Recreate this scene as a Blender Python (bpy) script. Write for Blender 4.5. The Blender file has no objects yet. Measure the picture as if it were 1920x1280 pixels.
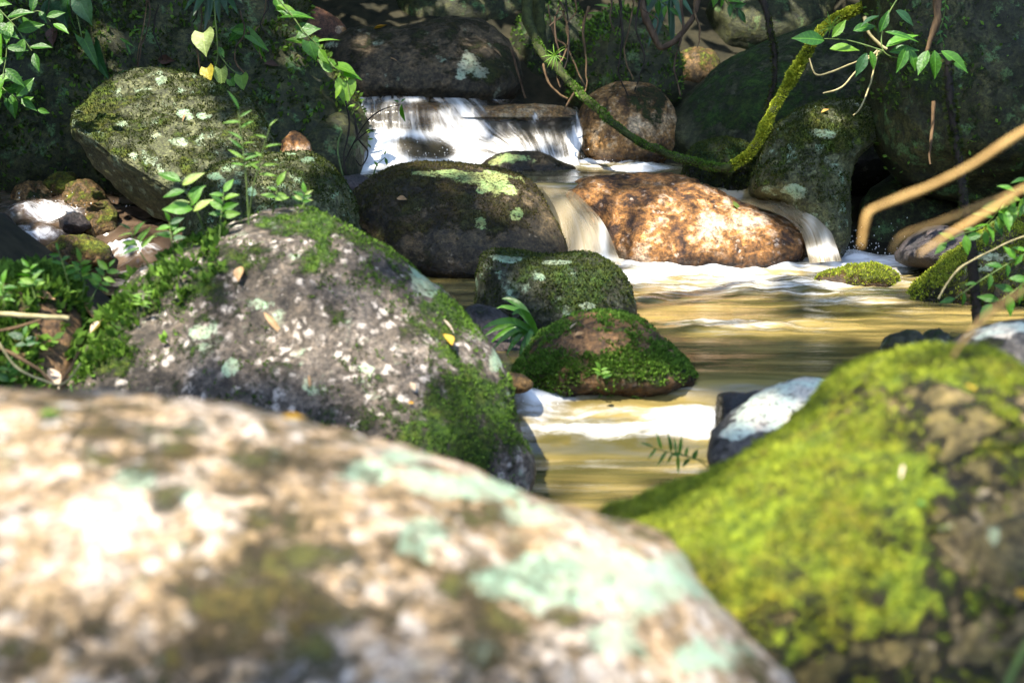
import bpy, bmesh, math, random
import numpy as np
from mathutils import Vector, Matrix
random.seed(7); rng = np.random.default_rng(7)
sc = bpy.context.scene
COL = sc.collection

# ------------------------------------------------------------------ camera, sky, sun, exposure
PITCH = math.radians(12.0); CAM_H = 1.5
FPX = 2667.0                                    # focal length in photo pixels (1920 wide)
cam_d = bpy.data.cameras.new('Camera'); cam = bpy.data.objects.new('Camera', cam_d); COL.objects.link(cam)
cam.location = (0, 0, CAM_H); cam.rotation_euler = (math.pi/2 - PITCH, 0, 0)
cam_d.sensor_width = 36.0; cam_d.lens = FPX/1920*36.0; cam_d.clip_start = 0.05; cam_d.clip_end = 500
cam_d.dof.use_dof = True; cam_d.dof.focus_distance = 9.2; cam_d.dof.aperture_fstop = 2.0
sc.camera = cam
SUN = np.array([-0.34, -0.36, 0.87]); SUN /= np.linalg.norm(SUN)
wd = bpy.data.worlds.new('World'); sc.world = wd; wd.use_nodes = True
wn = wd.node_tree; bg = wn.nodes['Background']
sky = wn.nodes.new('ShaderNodeTexSky'); sky.sky_type = 'NISHITA'; sky.sun_disc = False
sky.sun_elevation = math.asin(SUN[2]); sky.sun_rotation = math.atan2(SUN[0], SUN[1])
wn.links.new(sky.outputs[0], bg.inputs[0]); bg.inputs[1].default_value = 0.15
sl = bpy.data.lights.new('Sun', 'SUN'); sl.energy = 3.8; sl.angle = math.radians(0.55); sl.color = (1.0, 0.93, 0.80)
so = bpy.data.objects.new('Sun', sl); COL.objects.link(so); so.location = (0, 0, 20)
so.rotation_euler = Vector(SUN).to_track_quat('Z', 'Y').to_euler()
sc.view_settings.view_transform = 'Standard'; sc.view_settings.look = 'None'
sc.view_settings.exposure = 2.2; sc.view_settings.gamma = 1.0
sc.render.engine = 'CYCLES'; cy = sc.cycles
cy.use_denoising = True; cy.max_bounces = 6; cy.diffuse_bounces = 4; cy.glossy_bounces = 3
cy.transmission_bounces = 4; cy.transparent_max_bounces = 12; cy.caustics_reflective = False; cy.caustics_refractive = False
cy.sample_clamp_indirect = 4.0; cy.use_adaptive_sampling = True; cy.adaptive_threshold = 0.02

# ------------------------------------------------------------------ photo geometry helpers
CF = np.array([0, math.cos(PITCH), -math.sin(PITCH)]); CU = np.array([0, math.sin(PITCH), math.cos(PITCH)]); CR = np.array([1., 0, 0])
CO = np.array([0, 0, CAM_H])
def P(px, py, d):                               # a point at depth d (metres along the view axis)
    return CO + d*(CF + (px-960)/FPX*CR + (640-py)/FPX*CU)
def dep(px, py, z):                             # depth at which that direction meets the level z
    r = CF + (px-960)/FPX*CR + (640-py)/FPX*CU
    return (z-CAM_H)/r[2]
def proj(v):                                    # world points -> photo pixels
    q = v-CO; dd = q@CF; dd = np.maximum(dd, 0.05)
    return 960+FPX*(q@CR)/dd, 640-FPX*(q@CU)/dd
def sstep(a, b, x):
    t = np.clip((x-a)/(b-a), 0, 1); return t*t*(3-2*t)

# ------------------------------------------------------------------ numpy noise
def _h(ix, iy, iz, s):
    n = (ix.astype(np.int64)*374761393 + iy.astype(np.int64)*668265263 + iz.astype(np.int64)*2147483647 + s*974711) & 0xffffffff
    n = ((n ^ (n >> 13))*1274126177) & 0xffffffff
    n = ((n ^ (n >> 16))*2246822519) & 0xffffffff
    return ((n ^ (n >> 15)) & 0xffff)/65535.0
def vnoise(p, s=0):
    f = np.floor(p); t = p-f; t = t*t*t*(t*(t*6-15)+10); i = f.astype(np.int64)
    x, y, z = i[:, 0], i[:, 1], i[:, 2]; u, v, w = t[:, 0], t[:, 1], t[:, 2]
    def c(a, b, d): return _h(x+a, y+b, z+d, s)
    x00 = c(0,0,0)*(1-u)+c(1,0,0)*u; x10 = c(0,1,0)*(1-u)+c(1,1,0)*u
    x01 = c(0,0,1)*(1-u)+c(1,0,1)*u; x11 = c(0,1,1)*(1-u)+c(1,1,1)*u
    return (x00*(1-v)+x10*v)*(1-w)+(x01*(1-v)+x11*v)*w
def fbm(p, s=0, o=4, g=0.5):
    a = 1.0; r = 0; n = 0
    for k in range(o):
        r = r+a*(vnoise(p*(2.03**k)+k*17.3, s+k)-0.5)*2; n += a; a *= g
    return r/n

# ------------------------------------------------------------------ node helper and materials
class NT:
    def __init__(s, name):
        s.m = bpy.data.materials.new(name); s.m.use_nodes = True; s.t = s.m.node_tree; s.t.nodes.clear()
        s.out = s.n('ShaderNodeOutputMaterial')
    def n(s, ty, **k):
        x = s.t.nodes.new(ty)
        for a, b in k.items(): setattr(x, a, b)
        return x
    def put(s, sock, v):
        if hasattr(v, 'is_output'): s.t.links.new(v, sock)
        elif v is not None:
            if sock.type == 'RGBA' and len(v) == 3: v = (*v, 1)
            sock.default_value = v
    def noise(s, vec, scale, detail=4, rough=0.55, dist=0.0):
        x = s.n('ShaderNodeTexNoise'); s.put(x.inputs['Vector'], vec); s.put(x.inputs['Scale'], scale)
        s.put(x.inputs['Detail'], detail); s.put(x.inputs['Roughness'], rough); s.put(x.inputs['Distortion'], dist)
        return x.outputs['Fac']
    def voro(s, vec, scale, rnd=1.0, out='Distance'):
        x = s.n('ShaderNodeTexVoronoi'); s.put(x.inputs['Vector'], vec); s.put(x.inputs['Scale'], scale); s.put(x.inputs['Randomness'], rnd)
        return x.outputs[out]
    def math(s, op, a, b=None, c=None, clamp=False):
        x = s.n('ShaderNodeMath', operation=op, use_clamp=clamp); s.put(x.inputs[0], a)
        if b is not None: s.put(x.inputs[1], b)
        if c is not None: s.put(x.inputs[2], c)
        return x.outputs[0]
    def rng(s, v, a, b, c=0.0, d=1.0):
        x = s.n('ShaderNodeMapRange', interpolation_type='SMOOTHSTEP'); s.put(x.inputs[0], v)
        for i, q in enumerate((a, b, c, d)): s.put(x.inputs[1+i], q)
        return x.outputs[0]
    def mix(s, f, a, b, mode='MIX'):
        x = s.n('ShaderNodeMix', data_type='RGBA', blend_type=mode); s.put(x.inputs[0], f); s.put(x.inputs[6], a); s.put(x.inputs[7], b)
        return x.outputs[2]
    def ramp(s, v, stops):
        x = s.n('ShaderNodeValToRGB'); e = x.color_ramp.elements
        while len(e) < len(stops): e.new(0.5)
        for i, (p, c) in enumerate(stops): e[i].position = p; e[i].color = (*c, 1)
        s.put(x.inputs[0], v); return x.outputs[0]
    def attr(s, name): return s.n('ShaderNodeAttribute', attribute_name=name).outputs['Fac']
    def mapping(s, vec, scale=(1, 1, 1), rot=(0, 0, 0)):
        x = s.n('ShaderNodeMapping'); s.put(x.inputs['Vector'], vec); s.put(x.inputs['Scale'], scale); s.put(x.inputs['Rotation'], rot)
        return x.outputs[0]
    def obj(s): return s.n('ShaderNodeTexCoord').outputs['Object']
    def bump(s, h, dist=0.02, st=0.6):
        x = s.n('ShaderNodeBump'); s.put(x.inputs['Height'], h); x.inputs['Distance'].default_value = dist; x.inputs['Strength'].default_value = st
        return x.outputs[0]
    def bsdf(s, col, rough=0.7, nrm=None, spec=0.4, **kw):
        x = s.n('ShaderNodeBsdfPrincipled'); s.put(x.inputs['Base Color'], col); s.put(x.inputs['Roughness'], rough)
        s.put(x.inputs['Specular IOR Level'], spec)
        if nrm is not None: s.put(x.inputs['Normal'], nrm)
        for k, v in kw.items(): s.put(x.inputs[k], v)
        return x.outputs[0]
    def done(s, sh): s.t.links.new(sh, s.out.inputs[0]); return s.m

def rock_mat(name, stone, speck=None, moss=((.030,.050,.008), (.10,.13,.02)), lichen=(.34,.45,.33), lich2=0.0, sc_=1.0, bump=1.0, spec=0.35, sp=(.36, .5, .63)):
    """granite with crystals, moss where the 'moss' attribute allows, crust lichen, wet near water"""
    T = NT(name); o = T.obj()
    big = T.noise(o, 2.0*sc_, 6, 0.62, 0.4); fine = T.noise(o, 38*sc_, 6, 0.72); mid = T.noise(o, 9*sc_, 7, 0.68, 0.3)
    col = T.ramp(T.math('ADD', T.math('MULTIPLY', big, 0.55), T.math('MULTIPLY', mid, 0.45)), [(sp[0], stone[0]), (sp[1], stone[1]), (sp[2], stone[2])])
    col = T.mix(1.0, col, T.ramp(fine, [(0.33, (.22,.21,.20)), (0.50, (.9,.9,.9)), (0.68, (1.7,1.65,1.6))]), 'MULTIPLY')
    col = T.mix(1.0, col, T.ramp(T.noise(o, 15*sc_, 8, 0.8, 0.5), [(0.38, (.35,.34,.33)), (0.5, (1.,1.,1.)), (0.64, (1.55,1.5,1.42))]), 'MULTIPLY')
    if speck:
        sk, thr, scl = speck
        wob = T.n('ShaderNodeVectorMath', operation='ADD')
        nz = T.n('ShaderNodeTexNoise'); T.put(nz.inputs['Vector'], o); nz.inputs['Scale'].default_value = scl*1.3
        vs = T.n('ShaderNodeVectorMath', operation='SCALE'); T.put(vs.inputs[0], nz.outputs['Color']); vs.inputs['Scale'].default_value = 0.9/scl
        T.put(wob.inputs[0], o); T.put(wob.inputs[1], vs.outputs[0])
        v = T.n('ShaderNodeTexVoronoi'); T.put(v.inputs['Vector'], wob.outputs[0]); v.inputs['Scale'].default_value = scl
        clus = T.noise(o, scl*0.16, 5, 0.7)
        on = T.rng(T.math('ADD', v.outputs['Color'], T.math('MULTIPLY', T.math('SUBTRACT', clus, 0.5), 2.6)), thr, thr+0.35)
        rag = T.math('MULTIPLY', T.math('SUBTRACT', T.noise(o, scl*2.6, 4, 0.75), 0.5), 1.3)
        dot = T.math('MULTIPLY', on, T.rng(T.math('ADD', v.outputs['Distance'], rag), 0.55, 0.15))
        dot = T.math('MAXIMUM', dot, T.math('MULTIPLY', T.rng(T.noise(o, scl*1.5, 5, 0.75), thr*0.25+0.50, thr*0.25+0.58), 0.75))
        col = T.mix(dot, col, T.mix(fine, [c*0.7 for c in sk], sk))
    # crust lichen scattered on its own + listed patches
    v2 = T.voro(o, 7*sc_); ln = T.noise(o, 17*sc_, 8, 0.78)
    la = T.math('ADD', T.attr('lichen'), T.math('MULTIPLY', T.math('SUBTRACT', ln, 0.5), 2.2))
    lf = T.math('MULTIPLY', T.rng(la, 0.44, 0.62), T.rng(T.noise(o, 42*sc_, 5, 0.75), 0.36, 0.50, 0.12, 0.95))
    if lich2 > 0:
        r2 = T.math('ADD', T.math('MULTIPLY', T.math('SUBTRACT', ln, 0.5), 0.9), T.math('SUBTRACT', T.noise(o, 5*sc_, 3), T.math('MULTIPLY', v2, 0.25)))
        lf = T.math('MAXIMUM', lf, T.math('MULTIPLY', T.rng(r2, 0.62-lich2*0.3, 0.76-lich2*0.3), T.rng(T.noise(o, 48*sc_, 5, 0.75), 0.38, 0.54, 0.05, 0.9)))
    lcol = T.mix(T.noise(o, 60*sc_, 3), [c*0.62 for c in lichen], [c*1.25 for c in lichen])
    lcol = T.mix(T.rng(T.noise(o, 7*sc_, 4, 0.6), 0.38, 0.62), lcol, T.mix(1.0, lcol, (1.12, .86, .86), 'MULTIPLY'))
    col = T.mix(lf, col, lcol)
    # moss
    mn = T.noise(o, 6*sc_, 10, 0.78, 0.3); mf = T.noise(o, 85*sc_, 4, 0.75); mm = T.noise(o, 24*sc_, 4, 0.6)
    ma = T.math('ADD', T.attr('moss'), T.math('MULTIPLY', T.math('SUBTRACT', mn, 0.5), 3.4))
    mk = T.math('MULTIPLY', T.rng(ma, 0.30, 0.66), T.math('SUBTRACT', 1.0, T.math('MULTIPLY', lf, 0.8)))
    mcol = T.ramp(T.math('ADD', T.math('MULTIPLY', mf, 0.55), T.math('MULTIPLY', mm, 0.45)), [(0.36, [c*0.18 for c in moss[0]]), (0.46, moss[0]), (0.55, [a_*.45+b_*.55 for a_, b_ in zip(*moss)]), (0.66, [c*1.25 for c in moss[1]])])
    mcol = T.mix(T.rng(T.noise(o, 4.5*sc_, 6, 0.7, 0.4), 0.40, 0.62), T.mix(1.0, mcol, (.85,.60,.6), 'MULTIPLY'), mcol)
    col = T.mix(mk, col, mcol)
    col = T.mix(1.0, col, (1.02, 1.0, .90), 'MULTIPLY')
    wet = T.attr('wet')
    col = T.mix(wet, col, T.mix(1.0, col, (.30,.28,.26), 'MULTIPLY'))
    h = T.math('ADD', T.math('MULTIPLY', fine, 0.5), T.math('ADD', T.math('MULTIPLY', mid, 0.8), T.math('MULTIPLY', mk, T.math('ADD', 0.35, T.math('MULTIPLY', T.math('ADD', mf, mm), 0.9)))))
    ro = T.math('SUBTRACT', T.math('ADD', 0.62, T.math('MULTIPLY', mk, 0.3)), T.math('MULTIPLY', wet, 0.38))
    return T.done(T.bsdf(col, ro, T.bump(h, 0.035/sc_, 0.85*bump), spec))

def simple_mat(name, c1, c2, scale=20, rough=0.8, bump=0.3, stretch=(1, 1, 1), spec=0.3):
    T = NT(name); o = T.mapping(T.obj(), stretch); n = T.noise(o, scale, 6, 0.65)
    return T.done(T.bsdf(T.ramp(n, [(0.35, c1), (0.65, c2)]), rough, T.bump(n, 0.01, bump), spec))
def leaf_mat(name, c1, c2, trans=0.45, rough=0.38, vein=0.25):
    T = NT(name); o = T.obj(); oi = T.n('ShaderNodeObjectInfo').outputs['Random']
    col = T.mix(oi, c1, c2)
    sx = T.n('ShaderNodeSeparateXYZ'); T.put(sx.inputs[0], o)
    ax = T.math('ABSOLUTE', sx.outputs[0])
    mid = T.rng(ax, 0.025, 0.008)
    side = T.rng(T.math('SINE', T.math('MULTIPLY', T.math('SUBTRACT', sx.outputs[1], T.math('MULTIPLY', ax, 0.7)), 46)), 0.9, 1.0)
    v = T.math('MAXIMUM', mid, T.math('MULTIPLY', side, 0.5))
    blot = T.noise(o, 5, 4, 0.6)
    col = T.mix(T.math('MULTIPLY', v, vein), col, [min(1, c*2.2+0.02) for c in c2])
    col = T.mix(T.rng(blot, 0.35, 0.7), T.mix(1.0, col, (.7,.72,.6), 'MULTIPLY'), col)
    b = T.bsdf(col, rough, T.bump(T.math('SUBTRACT', blot, v), 0.05, 0.25), 0.5)
    tr = T.n('ShaderNodeBsdfTranslucent'); T.put(tr.inputs[0], T.mix(1.0, col, (1.3, 1.5, .5), 'MULTIPLY'))
    mx = T.n('ShaderNodeMixShader'); mx.inputs[0].default_value = trans; T.put(mx.inputs[1], b); T.put(mx.inputs[2], tr.outputs[0])
    return T.done(mx.outputs[0])
def tuft_mat(name, c1, c2, tl=0.3):
    T = NT(name); r = T.attr('tone'); col = T.mix(r, c1, c2)
    b = T.bsdf(col, 0.75, None, 0.2)
    tr = T.n('ShaderNodeBsdfTranslucent'); T.put(tr.inputs[0], col)
    mx = T.n('ShaderNodeMixShader'); mx.inputs[0].default_value = tl; T.put(mx.inputs[1], b); T.put(mx.inputs[2], tr.outputs[0])
    return T.done(mx.outputs[0])

# ------------------------------------------------------------------ object helpers
def tag(o, label=None, cat=None, group=None, kind=None):
    for k, v in (('label', label), ('category', cat), ('group', group), ('kind', kind)):
        if v: o[k] = v
    return o
def mesh_from(name, v, f, smooth=True):
    me = bpy.data.meshes.new(name); v = np.asarray(v, dtype=np.float32); f = np.asarray(f, dtype=np.int32)
    k = f.shape[1]; me.vertices.add(len(v)); me.vertices.foreach_set('co', v.ravel())
    me.loops.add(f.size); me.loops.foreach_set('vertex_index', f.ravel())
    me.polygons.add(len(f)); me.polygons.foreach_set('loop_start', np.arange(0, f.size, k, dtype=np.int32))
    me.update(calc_edges=True)
    if smooth: me.polygons.foreach_set('use_smooth', np.ones(len(f), dtype=bool))
    return me
def attr(me, name, vals):
    a = me.attributes.new(name, 'FLOAT', 'POINT'); a.data.foreach_set('value', np.asarray(vals, dtype=np.float32))
def link(name, me, mat=None, parent=None, loc=(0, 0, 0)):
    o = bpy.data.objects.new(name, me); COL.objects.link(o); o.location = loc
    if mat is not None and me is not None and not me.materials: me.materials.append(mat)
    if parent: o.parent = parent
    return o
def empty(name, loc):
    o = bpy.data.objects.new(name, None); COL.objects.link(o); o.location = loc; o.empty_display_size = 0.05; return o
_ico = {}
def ico(k):
    if k not in _ico:
        bm = bmesh.new(); bmesh.ops.create_icosphere(bm, subdivisions=k, radius=1.0)
        _ico[k] = (np.array([v.co[:] for v in bm.verts]), np.array([[q.index for q in f.verts] for f in bm.faces])); bm.free()
    return _ico[k]
def catmull(pts, n, closed=False):
    pts = np.asarray(pts, float); m = len(pts); out = []
    segs = m if closed else m-1
    for i in range(segs):
        if closed: a, b, c, d = (pts[(i+k-1) % m] for k in range(4))
        else: a, b, c, d = pts[max(i-1, 0)], pts[i], pts[i+1], pts[min(i+2, m-1)]
        t = np.linspace(0, 1, n, endpoint=False)[:, None]
        out.append(0.5*((2*b)+(-a+c)*t+(2*a-5*b+4*c-d)*t*t+(-a+3*b-3*c+d)*t**3))
    if not closed: out.append(pts[-1:])
    return np.concatenate(out)
def vnormals(v, f):
    n = np.zeros_like(v); fn = np.cross(v[f[:, 1]]-v[f[:, 0]], v[f[:, 2]]-v[f[:, 0]])
    for k in range(f.shape[1]): np.add.at(n, f[:, k], fn)
    return n/(np.linalg.norm(n, axis=1, keepdims=True)+1e-9)

ROCKS = {}
def rock(key, name, label, outline, d, th=(0.4, 0.5), tilt=0.35, mat=None, ctr=None, e=0.85, lump=0.05, rough=0.02, seed=1, sub=5, facet=0.0,
         moss=(-0.2, 0.6), mspots=(), lspots=(), water=None, group=None, cat='boulder', kind=None, cuts=()):
    """a boulder: its outline seen from the stream's foot, set on a leaning plane at depth d, swollen by th[0] to the front and th[1] to the back"""
    ol = np.array(outline, float)
    if ctr is None: ctr = ((ol[:, 0].min()+ol[:, 0].max())/2, (ol[:, 1].min()+ol[:, 1].max())/2)
    C0 = P(*ctr, d)
    cp = catmull(ol, 10, True)
    rim = np.array([P(x, y, d+tilt*(ctr[1]-y)/FPX*d) for x, y in cp])-C0
    ang = np.arctan2(-(cp[:, 1]-ctr[1]), cp[:, 0]-ctr[0]); o = np.argsort(ang); ang = ang[o]; rim = rim[o]
    ang = np.concatenate([ang[-3:]-2*math.pi, ang, ang[:3]+2*math.pi]); rim = np.concatenate([rim[-3:], rim, rim[:3]])
    u, f = ico(sub); th_ = np.arctan2(u[:, 1], u[:, 0]); rho = np.clip(np.hypot(u[:, 0], u[:, 1]), 1e-6, 1)
    R = np.stack([np.interp(th_, ang, rim[:, k]) for k in range(3)], 1)
    # soften the star near the middle so it does not crease
    dz = u[:, 2]                                  # +z of the sphere looks at the camera
    dd = np.where(dz > 0, -th[0], th[1])*np.abs(dz)**e
    v = R*(rho**e)[:, None]+dd[:, None]*CF
    size = np.linalg.norm(rim, axis=1).mean()
    n = vnormals(v, f); n *= np.sign((n*v).sum(1).mean())
    q = v+C0+seed*7.31
    if facet:                                     # worn planes: snap depth along a few random directions
        r_ = np.random.default_rng(seed)
        for k in range(7):
            dr = r_.normal(size=3); dr /= np.linalg.norm(dr)
            s = v@dr; lim = s.max()*(1-facet*r_.uniform(0.3, 1))
            over = np.maximum(s-lim, 0); v = v-dr*(over*0.82)[:, None]
    for (a, b, c) in cuts:                        # broken faces
        a, b, c = P(*a)-C0, P(*b)-C0, P(*c)-C0; dr = np.cross(b-a, c-a); dr /= np.linalg.norm(dr); dr *= np.sign(dr@a) or 1
        over = np.maximum((v-a)@dr, 0); v = v-dr*(over*0.93)[:, None]
    v = v+n*(size*lump*fbm(q*1.6/size, seed, 3))[:, None]
    rg = 1-np.abs(fbm(q*3.2/size, seed+9, 4)); v = v+n*(size*rough*(rg-0.7)*1.2)[:, None]
    v = v+n*(size*rough*0.5*fbm(q*11/size, seed+5, 3))[:, None]
    v = v+n*(0.007*fbm(q*26, seed+3, 3))[:, None]
    n = vnormals(v, f); n *= np.sign((n*v).sum(1).mean())
    w = v+C0; mc = moss[0]+moss[1]*n[:, 2]+0.45*fbm(w*3.1, seed+20, 5, 0.65)
    v = v+n*(sstep(.1, .7, mc)*(0.006+0.020*fbm(w*15, seed+60, 4, 0.6)))[:, None]
    n = vnormals(v, f); n *= np.sign((n*v).sum(1).mean())
    w = v+C0; px, py = proj(w); front = (n*(CO-w)).sum(1) > 0
    m = moss[0]+moss[1]*n[:, 2]+0.45*fbm(w*3.1, seed+20, 5, 0.65)
    sz_ = 110/FPX*d
    jx = 0.5*fbm(w/sz_*3.0, seed+40, 4); jy = 0.5*fbm(w/sz_*3.0+9, seed+44, 4)
    def spot(px0, py0, rx, ry=None):
        ry = ry or rx
        r = np.hypot((px-px0)/rx+jx*1.6, (py-py0)/ry+jy*1.6); return np.where(front, 1-r, -1)
    for s in mspots: m = m+s[-1]*sstep(-0.15, 0.6, spot(*s[:-1]))
    l = np.zeros(len(v))
    for s in lspots: l = np.maximum(l, np.clip(0.5+1.2*spot(*s), 0, 1))
    wet = np.zeros(len(v))
    if water is not None: wet = sstep(water+0.13, water+0.04, w[:, 2]+0.06*fbm(w*6, seed, 2))
    me = mesh_from(name, v, f); attr(me, 'moss', m); attr(me, 'lichen', l); attr(me, 'wet', wet)
    ob = link(name, me, mat, None, C0); tag(ob, label, cat, group, kind)
    ROCKS[key] = dict(o=ob, v=w, f=f, n=n, m=m, l=l, C0=C0); return ob

def tufts(key, n, size, mat, thr=0.5, name='moss', part='stuff', lift=0.6, seed=3, camside=True, box=None, upmin=-1.0, wide=0.5):
    """small moss leaflets standing on a boulder's mossy skin: one mass, a part of that boulder"""
    R = ROCKS[key]; r_ = np.random.default_rng(seed); f = R['f']; v = R['v']
    m = R['m'][f].mean(1)+0.9*(fbm(v[f].mean(1)*9, seed, 4, 0.7))+r_.normal(size=len(f))*0.22; a = np.linalg.norm(np.cross(v[f[:, 1]]-v[f[:, 0]], v[f[:, 2]]-v[f[:, 0]]), axis=1)
    c = v[f].mean(1); nn = R['n'][f].mean(1)
    ok = (m > thr) & (R['l'][f].mean(1) < 0.5) & (nn[:, 2] > upmin)
    if camside: ok &= ((CO-c)*nn).sum(1) > -0.25*np.linalg.norm(CO-c, axis=1)
    px, py = proj(c)
    ok &= (px > -120) & (px < 2040) & (py < 1340)
    if box: ok &= (px > box[0]) & (px < box[1]) & (py > box[2]) & (py < box[3])
    idx = np.nonzero(ok)[0]
    if len(idx) == 0: return
    pr = a[idx]/a[idx].sum(); t = r_.choice(idx, n, p=pr); b = r_.dirichlet((1, 1, 1), n)
    pos = (v[f[t]]*b[:, :, None]).sum(1); nr = nn[t]
    d = nr*lift+r_.normal(size=(n, 3))*0.55+np.array([0, 0, .25]); d /= np.linalg.norm(d, axis=1, keepdims=True)
    sd = np.cross(d, r_.normal(size=(n, 3))); sd /= np.linalg.norm(sd, axis=1, keepdims=True)
    L = size*r_.uniform(0.5, 1.3, n)[:, None]; W = L*wide
    V = np.stack([pos-nr*0.004, pos+d*L*0.5+sd*W*0.5, pos+d*L, pos+d*L*0.5-sd*W*0.5], 1).reshape(-1, 3)-R['C0']
    me = mesh_from(name, V, np.arange(4*n).reshape(-1, 4), False); attr(me, 'tone', np.repeat(r_.random(n), 4))
    o = link(name, me, mat, R['o']); o['kind'] = part; return o

def tube_mesh(name, pts, rad, n=8, sm=6, wob=0.0, seed=0):
    pts = np.asarray(pts, float); k = len(pts); c = catmull(pts, sm) if k > 2 else np.linspace(pts[0], pts[1], 8)
    rad = np.interp(np.linspace(0, 1, len(c)), np.linspace(0, 1, len(np.atleast_1d(rad))), np.atleast_1d(rad)) if np.ndim(rad) else np.full(len(c), rad)
    if wob: c = c+np.stack([fbm(c*5+s*9, seed+s, 3) for s in range(3)], 1)*wob
    tg = np.gradient(c, axis=0); tg /= np.linalg.norm(tg, axis=1, keepdims=True)+1e-9
    up = np.array([0.31, 0.2, 0.93]); a = np.cross(tg, up); a /= np.linalg.norm(a, axis=1, keepdims=True)+1e-9; b = np.cross(tg, a)
    th = np.linspace(0, 2*math.pi, n, endpoint=False)
    V = c[:, None]+(a[:, None]*np.cos(th)[None, :, None]+b[:, None]*np.sin(th)[None, :, None])*rad[:, None, None]
    V = V.reshape(-1, 3); nr = V-np.repeat(c, n, 0)
    V = V+nr*(0.35*fbm(V*22, seed+2, 2))[:, None]
    F = []
    for i in range(len(c)-1):
        for j in range(n): F.append((i*n+j, i*n+(j+1) % n, (i+1)*n+(j+1) % n, (i+1)*n+j))
    V = np.concatenate([V, c[:1], c[-1:]]); e0 = len(V)-2
    for j in range(n): F.append((e0, e0, (j+1) % n, j)); F.append((e0+1, e0+1, (len(c)-1)*n+j, (len(c)-1)*n+(j+1) % n))
    F = [q for q in F if len(set(q)) == 4]
    return V, np.array(F), c
def tube(name, pts, rad, mat, parent=None, off=None, **k):
    V, F, c = tube_mesh(name, pts, rad, **k); off = np.zeros(3) if off is None else np.asarray(off)
    return link(name, mesh_from(name, V-off, F), mat, parent, (0, 0, 0) if parent else tuple(off)), c

# leaf blades, length 1 along +Y from the stalk
def blade(name, w, fold=0.12, droop=0.25, back=0.0):
    n = len(w); V = []; F = []
    for i, ww in enumerate(w):
        t = i/(n-1); z = -droop*t*t; yb = t-(back*(1-t)**3 if ww > 0 else 0)
        V += [(-ww, yb if i else -back, z+fold*ww), (-ww*0.5, t-back*0.4*(1-t)**3, z+fold*ww*0.55), (0, t, z), (ww*0.5, t-back*0.4*(1-t)**3, z+fold*ww*0.55), (ww, yb if i else -back, z+fold*ww)]
    for i in range(n-1):
        for j in range(4): F.append((i*5+j, i*5+j+1, i*5+j+6, i*5+j+5))
    return mesh_from(name, V, F)
def blades(kind, mat):
    s = {'oval': ([.02,.13,.2,.225,.205,.15,.075,.004], .25, .22, 0), 'narrow': ([.015,.065,.095,.1,.09,.065,.03,.003], .3, .3, 0),
         'heart': ([.30,.42,.44,.39,.30,.19,.08,.004], .18, .2, .18), 'arrow': ([.2,.24,.21,.18,.145,.1,.05,.004], .25, .3, .3),
         'strap': ([.018,.034,.042,.045,.042,.034,.02,.002], .35, .55, 0), 'dry': ([.02,.16,.24,.26,.22,.15,.06,.004], .75, -.25, 0)}[kind]
    me = blade('leaf', s[0], s[1], s[2], s[3]); me.materials.append(mat); return me
def orient(pos, d, nrm, s, sx=1.0):
    y = Vector(d).normalized(); z = Vector(nrm); z = (z-y*z.dot(y))
    if z.length < 1e-4: z = Vector((0, 0, 1))-y*y.z
    z.normalize(); x = y.cross(z)
    return Matrix(((x.x*s*sx, y.x*s, z.x*s, pos[0]), (x.y*s*sx, y.y*s, z.y*s, pos[1]), (x.z*s*sx, y.z*s, z.z*s, pos[2]), (0, 0, 0, 1)))
def put_leaf(me, root, base, pos, d, nrm, s, sx=1.0, name='leaf'):
    o = bpy.data.objects.new(name, me); COL.objects.link(o); o.parent = root; o.matrix_basis = orient(np.asarray(pos)-base, d, nrm, s, sx); return o

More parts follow.
